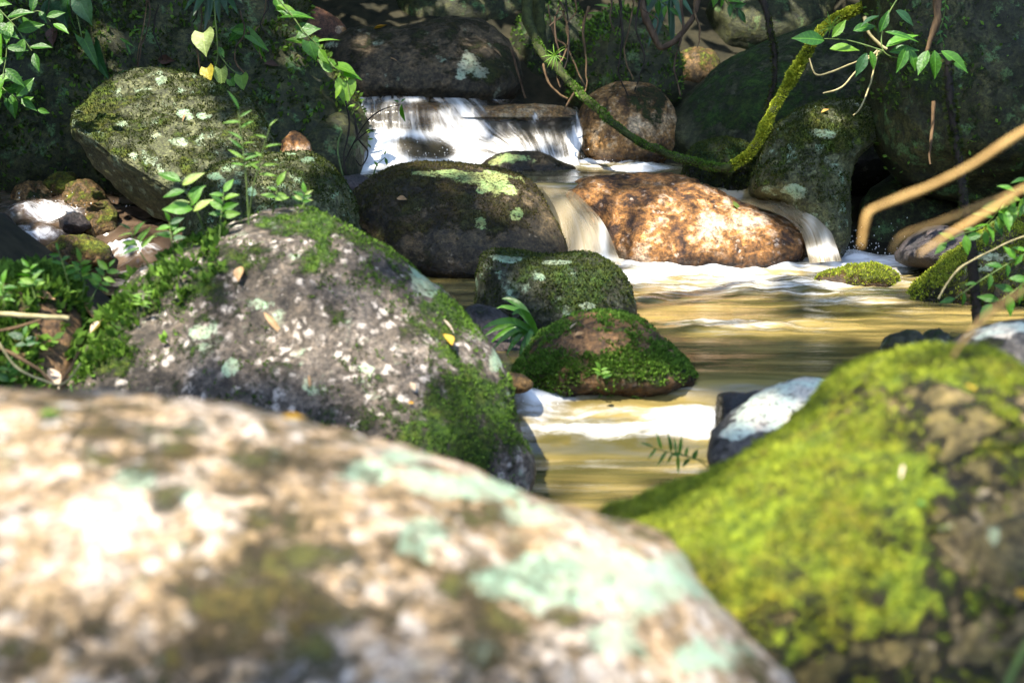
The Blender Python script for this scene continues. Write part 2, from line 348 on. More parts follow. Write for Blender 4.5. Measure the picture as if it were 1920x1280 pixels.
#@@MATERIALS
mosD = ((.016,.026,.005), (.055,.075,.012)); mosG = ((.028,.055,.008), (.10,.16,.02)); mosY = ((.06,.085,.008), (.23,.27,.03)); mosB = ((.030,.030,.009), (.085,.085,.02))
M = dict(
 fore=rock_mat('granite_ochre', ((.11,.08,.04), (.30,.215,.135), (.49,.43,.40)), ((.55,.50,.48), .38, 22), ((.075,.085,.02), (.20,.20,.05)), (.30,.46,.36), 0.3, 1.9, 1.2, sp=(.40, .49, .58)),
 gold=rock_mat('granite_moss_yellow', ((.055,.05,.016), (.12,.095,.036), (.25,.19,.10)), ((.42,.34,.25), .7, 22), ((.10,.165,.006), (.40,.50,.03)), (.36,.44,.28), 0.0, 1.2, 1.3),
 speck=rock_mat('granite_speckled', ((.024,.020,.016), (.078,.064,.054), (.17,.145,.13)), ((.50,.45,.43), .46, 24), ((.022,.055,.005), (.10,.19,.016)), (.30,.44,.32), 0.32, 1.2),
 lich=rock_mat('granite_lichen_grey', ((.028,.034,.014), (.07,.078,.034), (.14,.15,.075)), None, ((.032,.058,.005), (.125,.18,.018)), (.27,.41,.29), 0.52, 1.5),
 dull=rock_mat('granite_lichen_dull', ((.024,.030,.012), (.06,.068,.026), (.12,.13,.06)), None, ((.022,.046,.004), (.09,.14,.014)), (.22,.38,.24), 0.65, 1.7),
 flat=rock_mat('granite_brown_moss', ((.016,.013,.008), (.045,.034,.018), (.11,.078,.042)), ((.3,.24,.18), .85, 40), mosB, (.36,.52,.20), 0.05, 1.1),
 orange=rock_mat('granite_orange', ((.05,.026,.018), (.29,.135,.04), (.56,.43,.34)), ((.60,.47,.40), .8, 30), mosD, (.5,.55,.36), 0.0, 0.9, 1.5, sp=(.42, .50, .58)),
 block=rock_mat('granite_block_green', ((.015,.018,.009), (.042,.045,.024), (.09,.09,.06)), None, ((.018,.045,.005), (.075,.135,.016)), (.25,.40,.29), 0.5, 1.2),
 mound=rock_mat('granite_mound_moss', ((.05,.03,.014), (.12,.065,.028), (.22,.13,.06)), None, mosG, (.3,.35,.2), 0.0, 1.2),
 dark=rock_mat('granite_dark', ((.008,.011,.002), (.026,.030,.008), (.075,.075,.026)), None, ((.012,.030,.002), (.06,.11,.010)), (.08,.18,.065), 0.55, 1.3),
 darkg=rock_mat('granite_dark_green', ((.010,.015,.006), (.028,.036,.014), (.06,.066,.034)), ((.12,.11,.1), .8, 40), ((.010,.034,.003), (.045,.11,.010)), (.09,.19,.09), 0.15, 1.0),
 upper=rock_mat('granite_upper_fall', ((.022,.020,.012), (.06,.046,.028), (.14,.10,.06)), None, ((.016,.022,.005), (.06,.07,.014)), (.32,.43,.33), 0.3, 0.9),
 round=rock_mat('granite_round_tan', ((.06,.03,.012), (.28,.15,.05), (.46,.34,.22)), ((.45,.36,.28), .7, 40), mosD, (.35,.4,.3), 0.0, 1.1, sp=(.41, .5, .58)),
 red=rock_mat('granite_red_brown', ((.03,.016,.012), (.08,.04,.03), (.17,.08,.045)), None, mosD, (.3,.3,.25), 0.0, 1.3),
 white=rock_mat('granite_white_lichen', ((.035,.032,.035), (.07,.065,.065), (.13,.12,.12)), None, mosD, (.62,.72,.64), 0.25, 1.2),
 ymoss=rock_mat('granite_small_moss', ((.04,.03,.014), (.10,.06,.022), (.22,.13,.045)), None, mosY, (.4,.5,.3), 0.0, 1.6),
 wetr=rock_mat('granite_wet', ((.012,.010,.012), (.03,.024,.028), (.07,.05,.05)), None, mosD, (.3,.3,.3), 0.0, 1.6, 1.4, 0.6),
 soil=simple_mat('dark_soil', (.006,.006,.002), (.026,.022,.010), 9, 0.95, 0.8),
 mossv=simple_mat('liana_bark_moss', (.012,.016,.005), (.05,.06,.014), 25, 0.9, 0.7),
 bark=simple_mat('bark_brown', (.03,.018,.010), (.11,.07,.04), 30, 0.85, 0.7, (1, 1, .25)),
 barkd=simple_mat('bark_dark', (.010,.008,.006), (.035,.025,.018), 30, 0.85, 0.7, (1, 1, .25)),
 root=simple_mat('root_tan', (.05,.03,.014), (.17,.105,.05), 26, 0.8, 0.5, (1, 1, .3)),
 straw=simple_mat('dry_stem_ochre', (.30,.17,.05), (.52,.33,.11), 14, 0.7, 0.3),
 twig=simple_mat('twig_pale', (.20,.17,.08), (.42,.36,.18), 20, 0.7, 0.3),
 stem=simple_mat('stem_green', (.05,.09,.02), (.12,.17,.04), 20, 0.6, 0.2),
 leafA=leaf_mat('leaf_green', (.025,.11,.012), (.12,.31,.025)), leafB=leaf_mat('leaf_dark', (.015,.055,.018), (.03,.10,.03), 0.3),
 leafY=leaf_mat('leaf_lime', (.12,.28,.03), (.20,.36,.04), 0.5), leafP=leaf_mat('leaf_pale_lime', (.22,.34,.08), (.34,.42,.12), 0.4, 0.4, 0.5),
 leafG=leaf_mat('leaf_yellow', (.36,.32,.03), (.50,.40,.04), 0.4), dry=leaf_mat('leaf_dry', (.20,.10,.04), (.42,.26,.14), 0.15, 0.7),
 dryd=leaf_mat('leaf_dead_dark', (.05,.02,.012), (.11,.045,.025), 0.1, 0.7), dryo=leaf_mat('leaf_orange', (.55,.26,.02), (.62,.36,.04), 0.3, 0.5),
 dryp=leaf_mat('leaf_bleached', (.5,.36,.27), (.6,.46,.36), 0.2, 0.6),
 tufG=tuft_mat('moss_leaflets_green', (.03,.07,.008), (.14,.26,.03)), tufY=tuft_mat('moss_leaflets_yellow', (.11,.16,.01), (.40,.44,.04)),
 tufD=tuft_mat('moss_leaflets_dark', (.014,.024,.004), (.07,.09,.014)), tufB=tuft_mat('moss_leaflets_brown', (.03,.026,.008), (.10,.09,.02)),
 canopy=tuft_mat('canopy_leaves', (.05,.13,.02), (.13,.24,.04), 0.5),
)

#@@STRUCTURE ---------------------------------------------------------- ground
ZL, ZU, ZT = -0.26, 0.50, 0.95                  # lower pool, upper pool, water above the fall; main pool is 0
gx = np.concatenate([np.linspace(-70, -8, 32)[:-1], np.linspace(-8, 8, 161), np.linspace(8, 70, 32)[1:]])
gy = np.concatenate([np.linspace(-60, -2, 30)[:-1], np.linspace(-2, 20, 221), np.linspace(20, 90, 36)[1:]])
X, Y = np.meshgrid(gx, gy); G = np.stack([X.ravel(), Y.ravel(), np.zeros(X.size)], 1); x, y = G[:, 0], G[:, 1]
bed = -0.75+0.42*sstep(5.2, 6.6, y)+0.42*sstep(9.2, 10.3, y)+0.75*sstep(11.4, 12.1, y)
left = np.where(y < 8.2, -1.15, -3.6-0.3*(y-9)); left = np.interp(y, [-5, 4, 7.0, 8.6, 12, 20], [-1.6, -1.3, -1.4, -4.3, -4.0, -2.2])
right = np.interp(y, [-5, 4, 7, 9, 12, 20], [1.9, 1.6, 2.5, 3.4, 3.0, 2.6])
rise = 0.85*np.maximum(left-x, 0)**0.9+0.85*np.maximum(x-right, 0)**0.9
rise = np.minimum(rise, 6+0.02*np.abs(x))
back = 0.75*np.maximum(y-13.0, 0)**0.95; back = np.minimum(back, 9)
front = np.minimum(0.35*np.maximum(1.0-y, 0), 3)
G[:, 2] = bed+rise+back+front*0.5+0.18*fbm(G*0.8, 2, 4)+0.05*fbm(G*4, 3, 3)-0.25*sstep(6, 3, y)*(np.abs(x) < 1.6)
nx, ny = len(gx), len(gy)
ii = np.arange((ny-1)*(nx-1)); a_ = (ii//(nx-1))*nx+ii % (nx-1)
GF = np.stack([a_, a_+1, a_+nx+1, a_+nx], 1)
g = link('ground', mesh_from('ground', G, GF), M['soil']); tag(g, 'dark wet forest soil under the rocks', kind='structure')

#@@WATER
def water_mat(name, deep, silt, foamc=(.72, .72, .71), stretch=(0.7, 6, 1), rot=0.0, clear=0.0):
    T = NT(name); o = T.obj(); st = T.mapping(o, stretch, (0, 0, rot))
    s1 = T.noise(st, 1.6, 5, 0.55, 0.35); s2 = T.noise(st, 6, 5, 0.6, 0.3)
    col = T.mix(T.rng(s1, 0.32, 0.68), deep, silt)
    fa = T.attr('foam'); fn = T.noise(st, 3.2, 6, 0.66, 0.5)
    fn2 = T.noise(T.mapping(o, [c*2.3 for c in stretch[:2]]+[1], (0, 0, rot+0.15)), 3.2, 5, 0.6, 0.6)
    ff = T.rng(T.math('ADD', fa, T.math('MULTIPLY', T.math('SUBTRACT', T.math('ADD', T.math('MULTIPLY', fn, 0.6), T.math('MULTIPLY', fn2, 0.4)), 0.5), 2.6)), 0.25, 1.35)
    lace = T.noise(T.mapping(o, (1.0, 1.8, 1)), 26, 5, 0.7, 0.4)
    ff = T.math('MULTIPLY', T.math('POWER', ff, 1.3), T.rng(T.math('ADD', lace, T.math('MULTIPLY', ff, 0.35)), 0.34, 0.72, 0.35, 1.0))
    col = T.mix(ff, col, foamc)
    rip = T.math('ADD', T.math('MULTIPLY', s2, 0.5), s1)
    rip = T.math('ADD', rip, T.math('MULTIPLY', fn, T.math('MULTIPLY', fa, 1.2)))
    ro = T.math('ADD', 0.10, T.math('MULTIPLY', ff, 0.5))
    return T.done(T.bsdf(col, ro, T.bump(rip, 0.04, 0.17), 0.5))
def sheet(name, label, x0, x1, y0, y1, step, zf, mat, foam, amp=0.006, famp=0.03, seed=1, stretch=(1.2, 5, 1)):
    xs = np.arange(x0, x1, step); ys = np.arange(y0, y1, step); X, Y = np.meshgrid(xs, ys)
    V = np.stack([X.ravel(), Y.ravel(), np.zeros(X.size)], 1); V[:, 2] = zf(V[:, 0], V[:, 1]); px, py = proj(V)
    fo = np.zeros(len(V))
    for (a, b, rx, ry, s) in foam: fo = np.maximum(fo, s*np.exp(-(((px-a)/rx)**2+((py-b)/ry)**2)*1.1))
    q = V*np.array(stretch); q[:, 2] = 0
    V[:, 2] += amp*fbm(q, seed, 3)*2+famp*fo*(0.3+fbm(V*np.array([5, 9, 0])+3, seed+4, 4))
    nx, ny = len(xs), len(ys); i = np.arange((ny-1)*(nx-1)); a = (i//(nx-1))*nx+i % (nx-1)
    me = mesh_from(name, V, np.stack([a, a+1, a+nx+1, a+nx], 1)); attr(me, 'foam', fo)
    return tag(link(name, me, mat), label, kind='structure')
W_main = water_mat('water_golden', (.050,.044,.014), (.26,.19,.062), stretch=(0.55, 3.4, 1))
W_up = water_mat('water_olive', (.07,.06,.025), (.16,.13,.06), stretch=(0.6, 3, 1))
W_left = water_mat('water_left', (.03,.02,.013), (.10,.068,.046), foamc=(.75,.75,.78), stretch=(3.0, 6.0, 1))
def zmain(x, y):
    yc = 6.28+0.10*np.sin(x*1.7+0.4)+0.22*sstep(0.9, 2.0, x)
    s = sstep(0, 0.62, yc-y); z = ZL*s
    hump = np.exp(-((yc-y-0.50+0.12*np.sin(x*4.0))/0.15)**2)*0.05*sstep(0.1, 0.5, x)+np.exp(-((yc-y-0.78+0.1*np.sin(x*3+1))/0.13)**2)*0.022
    return z+hump
sheet('pool_water', 'golden brown pool sliding over a low step into the lower pool', -1.5, 4.2, 3.4, 10.2, 0.022, zmain, W_main,
      [(1330, 500, 300, 26, 1.25), (1200, 515, 120, 34, 1.1), (1600, 492, 180, 36, 1.3), (1450, 535, 380, 26, .85), (1130, 485, 60, 20, .95), (1380, 612, 220, 16, .72), (1620, 565, 160, 20, .6), (1250, 560, 140, 12, .5),
       (1005, 748, 80, 44, 1.4), (1130, 736, 200, 16, 1.15), (1290, 795, 110, 34, 1.25), (1120, 806, 200, 26, 1.0), (1010, 795, 50, 30, .8), (1230, 733, 80, 8, .75), (1120, 770, 240, 30, .5),
       (1700, 590, 120, 30, .33), (880, 520, 60, 12, .15)], 0.003, 0.05, 3)
sheet('upper_pool_water', 'olive upper pool at the foot of the waterfall', -1.9, 2.02, 9.75, 11.9, 0.022, lambda x, y: ZU-0.5*sstep(10.12, 9.85, y), W_up,
      [(760, 312, 140, 18, 1.4), (900, 300, 130, 16, 1.3), (1100, 305, 110, 14, 1.3), (1200, 318, 80, 9, 1.1), (1020, 300, 60, 14, 1.2), (690, 320, 70, 10, 1.2), (1060, 350, 60, 10, .35)], 0.004, 0.06, 6)
def zleft(x, y):
    q = np.stack([x*3.2, y*5.5, 0*x], 1)
    return 0.02+0.36*sstep(9.0, 10.3, y+0.12*np.sin(x*5))+0.07*fbm(q, 91, 4)*sstep(8.8, 9.3, y)
sheet('side_stream_water', 'white side stream tumbling between small stones on the left', -4.9, -1.9, 8.3, 11.2, 0.022, zleft, W_left,
      [(90, 400, 95, 22, 1.0), (60, 440, 80, 14, .85), (120, 480, 120, 10, .95), (240, 472, 60, 12, 1.15), (30, 500, 70, 9, 1.0), (40, 515, 60, 10, .8), (180, 430, 40, 14, .7), (20, 470, 60, 8, .8)], 0.012, 0.10, 8, (2, 5, 1))
sheet('top_stream_water', 'smooth stream water above the waterfall lip', -1.7, 0.52, 11.95, 13.6, 0.04, lambda x, y: np.full_like(x, ZT-0.09), W_up, [(900, 183, 300, 10, .5)], 0.004, 0.01, 9)

def fall_mat(name, foamc=(.80,.81,.83), tint=(.24,.22,.19), sx=34, sy=1.4, gain=3.0):
    T = NT(name); uv = T.n('ShaderNodeTexCoord').outputs['UV']; st = T.mapping(uv, (sx, sy, 1))
    n1 = T.noise(st, 1.0, 6, 0.62, 0.25); n2 = T.noise(T.mapping(uv, (sx*3.2, sy*1.6, 1)), 1.0, 4, 0.6, 0.2); n3 = T.noise(T.mapping(uv, (9, 7, 1)), 1.0, 5, 0.65, 0.4)
    d = T.attr('foam')
    nn = T.math('ADD', T.math('MULTIPLY', n1, 0.55), T.math('ADD', T.math('MULTIPLY', n2, 0.27), T.math('MULTIPLY', n3, 0.18)))
    v = T.math('ADD', d, T.math('MULTIPLY', T.math('SUBTRACT', nn, 0.5), gain))
    ff = T.rng(v, 0.15, 1.05); al = T.rng(v, -0.15, 0.80, 0.08, 1.0)
    col = T.mix(ff, tint, foamc)
    b = T.bsdf(col, T.math('ADD', 0.15, T.math('MULTIPLY', ff, 0.5)), T.bump(nn, 0.05, 0.45), 0.5)
    tl = T.n('ShaderNodeBsdfTranslucent'); T.put(tl.inputs[0], col); m1 = T.n('ShaderNodeMixShader'); m1.inputs[0].default_value = 0.25; T.put(m1.inputs[1], b); T.put(m1.inputs[2], tl.outputs[0])
    tp = T.n('ShaderNodeBsdfTransparent'); mx = T.n('ShaderNodeMixShader'); T.put(mx.inputs[0], al); T.put(mx.inputs[1], tp.outputs[0]); T.put(mx.inputs[2], m1.outputs[0])
    return T.done(mx.outputs[0])
def curtain(name, label, rows, mat, ns=160, nt=60, dens=0.75, holes=(), amp=0.02, seed=4, gain=(), skew=0.0):
    """water sheet through rows of 3-D points (rows run across the fall, listed from the lip downward)"""
    R = np.array([catmull(np.array(r), 40) for r in rows]); R = np.stack([R[:, k] for k in np.linspace(0, R.shape[1]-1, ns).astype(int)], 1)
    Vt = catmull(R.reshape(len(rows), -1), 40).reshape(-1, ns, 3); k = np.linspace(0, len(Vt)-1, nt).astype(int); V = Vt[k]
    t = np.linspace(0, 1, nt)[:, None]*np.ones((1, ns)); s = np.linspace(0, 1, ns)[None]*np.ones((nt, 1))
    q = np.stack([s*26, t*2.2, np.zeros_like(s)], -1).reshape(-1, 3); V = V.reshape(-1, 3)
    V = V-CF*(amp*2.2*fbm(q*np.array([.32, .9, 1])+2, seed+7, 3)+amp*fbm(q, seed, 4)+amp*0.8*fbm(q*np.array([.3, 2.0, 1])+5, seed+1, 3)*t.ravel())[:, None]
    px, py = proj(V); de = np.full(len(V), dens)+0.15*t.ravel()-1.4*sstep(.955, .995, s.ravel()+0.02*np.sin(t.ravel()*9))-1.0*sstep(.04, 0, s.ravel())
    for (a, b, rx, ry, h) in tuple(holes)+tuple(gain): de = de+h*np.exp(-(((px-a)/rx)**2+((py-b)/ry)**2)*1.2)
    i = np.arange((nt-1)*(ns-1)); a = (i//(ns-1))*ns+i % (ns-1); F = np.stack([a, a+1, a+ns+1, a+ns], 1)
    me = mesh_from(name, V, F); attr(me, 'foam', de)
    uvl = me.uv_layers.new(name='UV'); li = np.empty(F.size, dtype=np.int32); me.loops.foreach_get('vertex_index', li)
    uvl.data.foreach_set('uv', np.stack([(s-skew*t*np.exp(-((s-.62)/.24)**2)).ravel()[li], t.ravel()[li]], 1).astype(np.float32).ravel())
    return tag(link(name, me, mat), label, kind='structure')
FALL = fall_mat('falling_white_water', gain=3.2, sx=20); CHUTE = fall_mat('chute_cream_water', (.78,.75,.68), (.40,.32,.19), 5, 0.4, 0.55)
def row(xs, ys, ds): return [P(a, b, c) for a, b, c in zip(xs, ys, ds)]
XS = (640, 700, 760, 820, 880, 940, 1000, 1060, 1096)
curtain('waterfall', 'broad white waterfall spilling over the rock ledge', [
    row(XS, (181, 178, 177, 178, 180, 183, 188, 193, 203), (12.7,)*9),
    row(XS, (190, 187, 184, 187, 189, 192, 196, 203, 210), (11.95, 11.90, 11.84, 11.90, 11.98, 12.0, 11.95, 11.9, 11.9)),
    row(XS, (215, 207, 204, 212, 222, 220, 212, 222, 235), (11.75, 11.70, 11.66, 11.72, 11.82, 11.80, 11.74, 11.68, 11.66)),
    row(XS, (242, 233, 238, 248, 256, 250, 236, 246, 258), (11.68, 11.64, 11.60, 11.66, 11.70, 11.70, 11.66, 11.60, 11.58)),
    row(XS, (264, 247, 253, 268, 278, 272, 260, 268, 276), (11.56, 11.46, 11.42, 11.52, 11.56, 11.54, 11.52, 11.48, 11.50)),
    row(XS, (292, 276, 280, 292, 297, 292, 284, 288, 292), (11.38, 11.28, 11.22, 11.34, 11.42, 11.42, 11.40, 11.38, 11.40)),
    row(XS, (322, 316, 312, 314, 312, 308, 306, 308, 310), (11.12, 11.05, 11.0, 11.1, 11.2, 11.25, 11.25, 11.25, 11.25))],
    FALL, 240, 90, 0.36, skew=0.34, holes=[(1010, 212, 75, 26, -1.0), (950, 205, 40, 14, -.5), (795, 199, 34, 9, -.7), (722, 222, 36, 26, -.30), (790, 226, 26, 20, -.25), (818, 286, 40, 18, -1.1), (765, 268, 26, 12, -.5), (1055, 230, 25, 20, -.3), (990, 252, 12, 30, -.25), (1045, 262, 10, 24, -.25)],
    gain=[(655, 240, 34, 70, .55), (760, 252, 70, 9, .45), (700, 285, 44, 34, .55), (890, 235, 34, 40, .30), (860, 282, 24, 30, .35), (1003, 218, 10, 14, 1.3), (1080, 262, 12, 34, .45), (860, 302, 240, 12, .5), (960, 275, 40, 14, .15), (760, 186, 90, 6, .25)], amp=0.022)
curtain('chute', 'creamy water chute pouring between the brown and orange boulders', [
    row((1005, 1030, 1060, 1075), (345, 348, 352, 356), (10.3,)*4), row((1018, 1045, 1075, 1092), (356, 360, 364, 372), (9.85, 9.8, 9.8, 9.85)),
    row((1040, 1070, 1105, 1125), (392, 392, 398, 408), (9.62, 9.56, 9.56, 9.62)), row((1052, 1088, 1128, 1148), (436, 436, 440, 448), (9.5, 9.42, 9.42, 9.5)),
    row((1056, 1096, 1142, 1168), (490, 492, 494, 498), (9.35, 9.27, 9.25, 9.3))], CHUTE, 90, 60, 0.22, gain=[(1132, 440, 10, 60, .5), (1110, 486, 60, 8, .6)], amp=0.004)
curtain('chute', 'thin glassy chute sliding down the right end of the orange boulder', [
    row((1350, 1400, 1450, 1480), (360, 358, 356, 358), (10.4,)*4), row((1385, 1425, 1465, 1495), (378, 374, 370, 372), (9.95, 9.9, 9.9, 9.9)),
    row((1458, 1478, 1502, 1524), (402, 396, 394, 398), (9.7, 9.66, 9.64, 9.66)), row((1500, 1519, 1541, 1557), (436, 428, 424, 430), (9.6, 9.55, 9.52, 9.55)),
    row((1518, 1538, 1562, 1580), (494, 492, 490, 490), (9.45, 9.4, 9.38, 9.4))], CHUTE, 90, 60, 0.16, gain=[(1520, 415, 14, 40, .3), (1550, 450, 14, 30, .35), (1540, 470, 60, 10, .6)], amp=0.004)
W_MAIN_D = lambda px, py, z=0.0: dep(px, py, z)

# spray thrown up where water lands
SPR = simple_mat('spray_white', (.7,.7,.7), (.85,.85,.85), 5, 0.3, 0.0)
sp_ = []
for (px_, py_, z_, sx_, n_, h_) in [(1110, 486, 0.0, .16, 260, .10), (1545, 484, 0.0, .20, 420, .14), (1640, 470, 0.0, .22, 200, .10), (760, 312, ZU, .45, 300, .10), (1060, 306, ZU, .35, 160, .07), (995, 748, -.08, .05, 90, .05), (1300, 790, -.2, .2, 120, .05), (200, 470, .05, .2, 120, .05), (90, 400, .3, .25, 160, .06)]:
    c_ = P(px_, py_, dep(px_, py_, z_)); q_ = c_+np.stack([rng.normal(0, sx_, n_), rng.normal(0, .07, n_), rng.exponential(h_*.45, n_)+.004], 1); sp_.append(q_)
sp_ = np.concatenate(sp_); r1 = rng.uniform(.0016, .0052, len(sp_))[:, None]; OC = np.array([[1,0,0],[-1,0,0],[0,1,0],[0,-1,0],[0,0,1.6],[0,0,-1.6]], float)
SV = (sp_[:, None]+OC[None]*r1[:, None]).reshape(-1, 3); OF = np.array([[0,2,4],[2,1,4],[1,3,4],[3,0,4],[2,0,5],[1,2,5],[3,1,5],[0,3,5]])
tag(link('spray', mesh_from('spray', SV, (OF[None]+6*np.arange(len(sp_))[:, None, None]).reshape(-1, 3)), SPR), 'fine white droplets thrown up where the water lands', kind='stuff')
#@@ROCKS
G1 = 'boulders lying in and along the stream'; G2 = 'small stones in the side stream'; G3 = 'dark rocks at the back of the stream'
rock('B1', 'boulder', 'huge sunlit blurred ochre and white boulder filling the bottom left', [(-260, 1150), (-230, 850), (-90, 748), (60, 738), (200, 752), (400, 772), (600, 808), (760, 840), (900, 896), (1010, 948), (1100, 976), (1180, 1006), (1265, 1040), (1330, 1115), (1410, 1205), (1500, 1300), (1540, 1500), (1400, 1900), (900, 2100), (200, 2050), (-200, 1700)],
     2.35, (0.5, 0.8), 0.55, M['fore'], (560, 1400), 0.9, 0.04, 0.03, 11, 6, 0.1, (.08, .1), [(450, 1180, 300, 120, .20), (700, 1060, 280, 90, .22), (1000, 1200, 200, 70, .2), (330, 870, 200, 50, .2), (180, 830, 200, 60, .1), (900, 960, 200, 60, .2), (150, 1030, 200, 150, -.4)], [(800, 895, 50, 20), (760, 858, 40, 12), (890, 915, 110, 26), (1000, 965, 60, 20), (790, 1010, 50, 34), (930, 1100, 62, 34), (1060, 1085, 90, 52), (1230, 1095, 90, 55), (690, 885, 50, 22), (1330, 1230, 70, 36), (250, 900, 40, 20), (1150, 1200, 50, 30)], group=G1)
rock('B2', 'boulder', 'large blurred boulder coated in bright yellow-green moss at lower right', [(1120, 1010), (1160, 985), (1250, 952), (1350, 902), (1450, 845), (1530, 786), (1600, 718), (1680, 672), (1760, 658), (1840, 668), (1900, 712), (1960, 790), (2050, 950), (2080, 1200), (1980, 1450), (1700, 1550), (1450, 1480), (1250, 1250)],
     3.15, (0.5, 0.7), 0.45, M['gold'], (1590, 1040), 0.85, 0.05, 0.03, 12, 6, 0.12, (.62, .22), [(1700, 750, 120, 50, -.6), (1790, 810, 80, 40, -.5), (1470, 900, 130, 100, .5), (1300, 960, 160, 110, .6), (1500, 1080, 200, 120, .2), (1890, 1030, 170, 320, -.5), (1700, 1240, 280, 110, -.4)], [(1770, 985, 20, 10), (1860, 1010, 12, 20)], group=G1)  # moss spots also paint in the sunlit left and the shaded right
rock('B3', 'boulder', 'big grey boulder speckled white with mossy edges, left of centre', [(60, 790), (130, 715), (195, 610), (255, 528), (330, 482), (400, 448), (470, 408), (560, 394), (650, 398), (725, 420), (765, 465), (795, 515), (855, 582), (922, 655), (958, 722), (978, 800), (1003, 862), (985, 930), (850, 1010), (500, 1040), (150, 980)],
     5.75, (0.42, 0.7), 0.5, M['speck'], (530, 700), 0.8, 0.04, 0.03, 13, 6, 0.14, (.14, .05), [(650, 420, 170, 45, .6), (740, 440, 50, 50, .6), (830, 600, 80, 70, .5), (900, 780, 120, 130, .75), (780, 850, 160, 80, .5), (300, 540, 110, 60, .4), (200, 640, 80, 90, .45), (430, 480, 80, 40, .3), (600, 500, 60, 60, .3), (560, 640, 180, 130, -.35), (450, 580, 60, 50, .15)], [(790, 512, 18, 26), (802, 540, 30, 16), (930, 672, 12, 20), (380, 620, 20, 14), (435, 690, 18, 16), (690, 690, 16, 12)], group=G1, water=ZL)
rock('MND', 'mossy_mound', 'low mossy earth mound with tangled roots at the left edge', [(-320, 900), (-280, 620), (-120, 520), (40, 505), (100, 520), (145, 565), (160, 650), (150, 770), (110, 900), (-60, 960)], 5.6, (0.35, 0.5), 0.5, M['mound'], None, 0.85, 0.08, 0.05, 14, 5, 0.0, (.35, .25), [(110, 680, 60, 90, -.6), (60, 600, 90, 40, -.3)], group=None, cat='mound')
rock('B4', 'boulder', 'angular lichen-spotted boulder with a dark undercut side at upper left', [(138, 238), (160, 205), (215, 158), (275, 137), (330, 140), (400, 160), (455, 180), (480, 215), (510, 265), (528, 300), (500, 350), (430, 420), (370, 450), (300, 425), (230, 405), (190, 355), (160, 290)],
     9.75, (0.45, 0.6), 0.9, M['lich'], (335, 275), 0.72, 0.05, 0.03, 15, 6, 0.22, (-.15, .75), [(180, 200, 60, 50, .5), (260, 340, 120, 80, -.4)], [(345, 215, 18, 9), (302, 150, 10, 10), (340, 268, 15, 8), (285, 300, 14, 8), (225, 232, 12, 6), (385, 218, 14, 6), (250, 290, 12, 6)], group=G1, water=0.1, cuts=[((140, 238, 9.62), (430, 440, 9.25), (215, 400, 10.15)), ((150, 225, 9.7), (420, 400, 9.2), (440, 180, 9.95))])
rock('B5', 'boulder', 'dull green lichened boulder in front of the angular undercut boulder', [(345, 450), (347, 395), (380, 340), (430, 310), (500, 294), (570, 287), (612, 303), (642, 332), (668, 380), (672, 440), (640, 490), (500, 520), (380, 500)], 8.9, (0.4, 0.4), 0.5, M['dull'], None, 0.8, 0.05, 0.03, 16, 6, 0.1, (.02, .45), [(600, 330, 60, 40, .2)], [(400, 330, 18, 9), (580, 300, 16, 6), (470, 360, 12, 10)], group=G1)
rock('B6', 'boulder', 'broad brown boulder with a lime-green lichen patch, left of the chute', [(655, 385), (690, 340), (740, 315), (800, 307), (870, 312), (930, 318), (985, 335), (1018, 362), (1040, 405), (1058, 445), (1066, 480), (1040, 510), (950, 530), (850, 535), (770, 520), (700, 470)],
     dep(900, 512, 0)+0.33, (0.42, 0.5), 0.75, M['flat'], (860, 425), 0.78, 0.035, 0.03, 17, 6, 0.1, (.05, .55), [(850, 330, 150, 40, .25), (880, 460, 200, 40, -.5), (1010, 440, 50, 60, -.5)], [(905, 335, 62, 18), (935, 350, 42, 18), (850, 325, 52, 9), (966, 401, 13, 13), (904, 418, 15, 12), (902, 358, 10, 8), (955, 362, 12, 7), (790, 325, 20, 4)], group=G1, water=0.0)
rock('B7', 'boulder', 'long sunlit orange and pink boulder between the two chutes', [(1052, 366), (1085, 343), (1140, 331), (1225, 326), (1280, 334), (1340, 359), (1400, 384), (1462, 406), (1506, 434), (1534, 482), (1508, 510), (1400, 520), (1300, 518), (1190, 508), (1150, 470), (1112, 420), (1080, 392)],
     dep(1320, 494, 0)+0.33, (0.42, 0.5), 0.9, M['orange'], (1300, 425), 0.8, 0.035, 0.045, 18, 6, 0.12, (-.9, .4), [(1290, 345, 60, 14, .3)], [], group=G1, water=0.0)
rock('B8', 'boulder', 'blocky dark green boulder with a flat top in mid stream', [(892, 590), (896, 515), (910, 480), (950, 471), (1030, 482), (1105, 478), (1148, 498), (1175, 530), (1190, 585), (1192, 640), (1100, 665), (980, 660), (905, 625)], dep(1040, 628, 0)+0.28, (0.32, 0.35), 0.35, M['block'], None, 0.68, 0.03, 0.025, 19, 6, 0.12, (.18, .35), [(1060, 540, 90, 50, .3), (1130, 510, 60, 30, .25), (940, 510, 40, 30, -.3)], [(950, 486, 26, 6), (1050, 492, 34, 5), (1100, 575, 20, 9), (1010, 520, 12, 8)], group=G1, water=0.0)
rock('B9', 'boulder', 'low rounded boulder under brown and green moss beside the rapid', [(958, 705), (985, 660), (1012, 628), (1060, 600), (1112, 586), (1165, 590), (1212, 612), (1252, 645), (1288, 682), (1308, 712), (1280, 740), (1150, 750), (1010, 745)], dep(1130, 722, 0)+0.30, (0.33, 0.35), 0.5, M['mound'], (1130, 680), 0.85, 0.04, 0.03, 20, 6, 0.06, (.12, .2), [(1190, 690, 130, 40, .55), (1010, 690, 60, 40, .5), (1090, 640, 50, 26, -.5), (1250, 690, 50, 40, .1)], [], group=G1, water=-0.06)
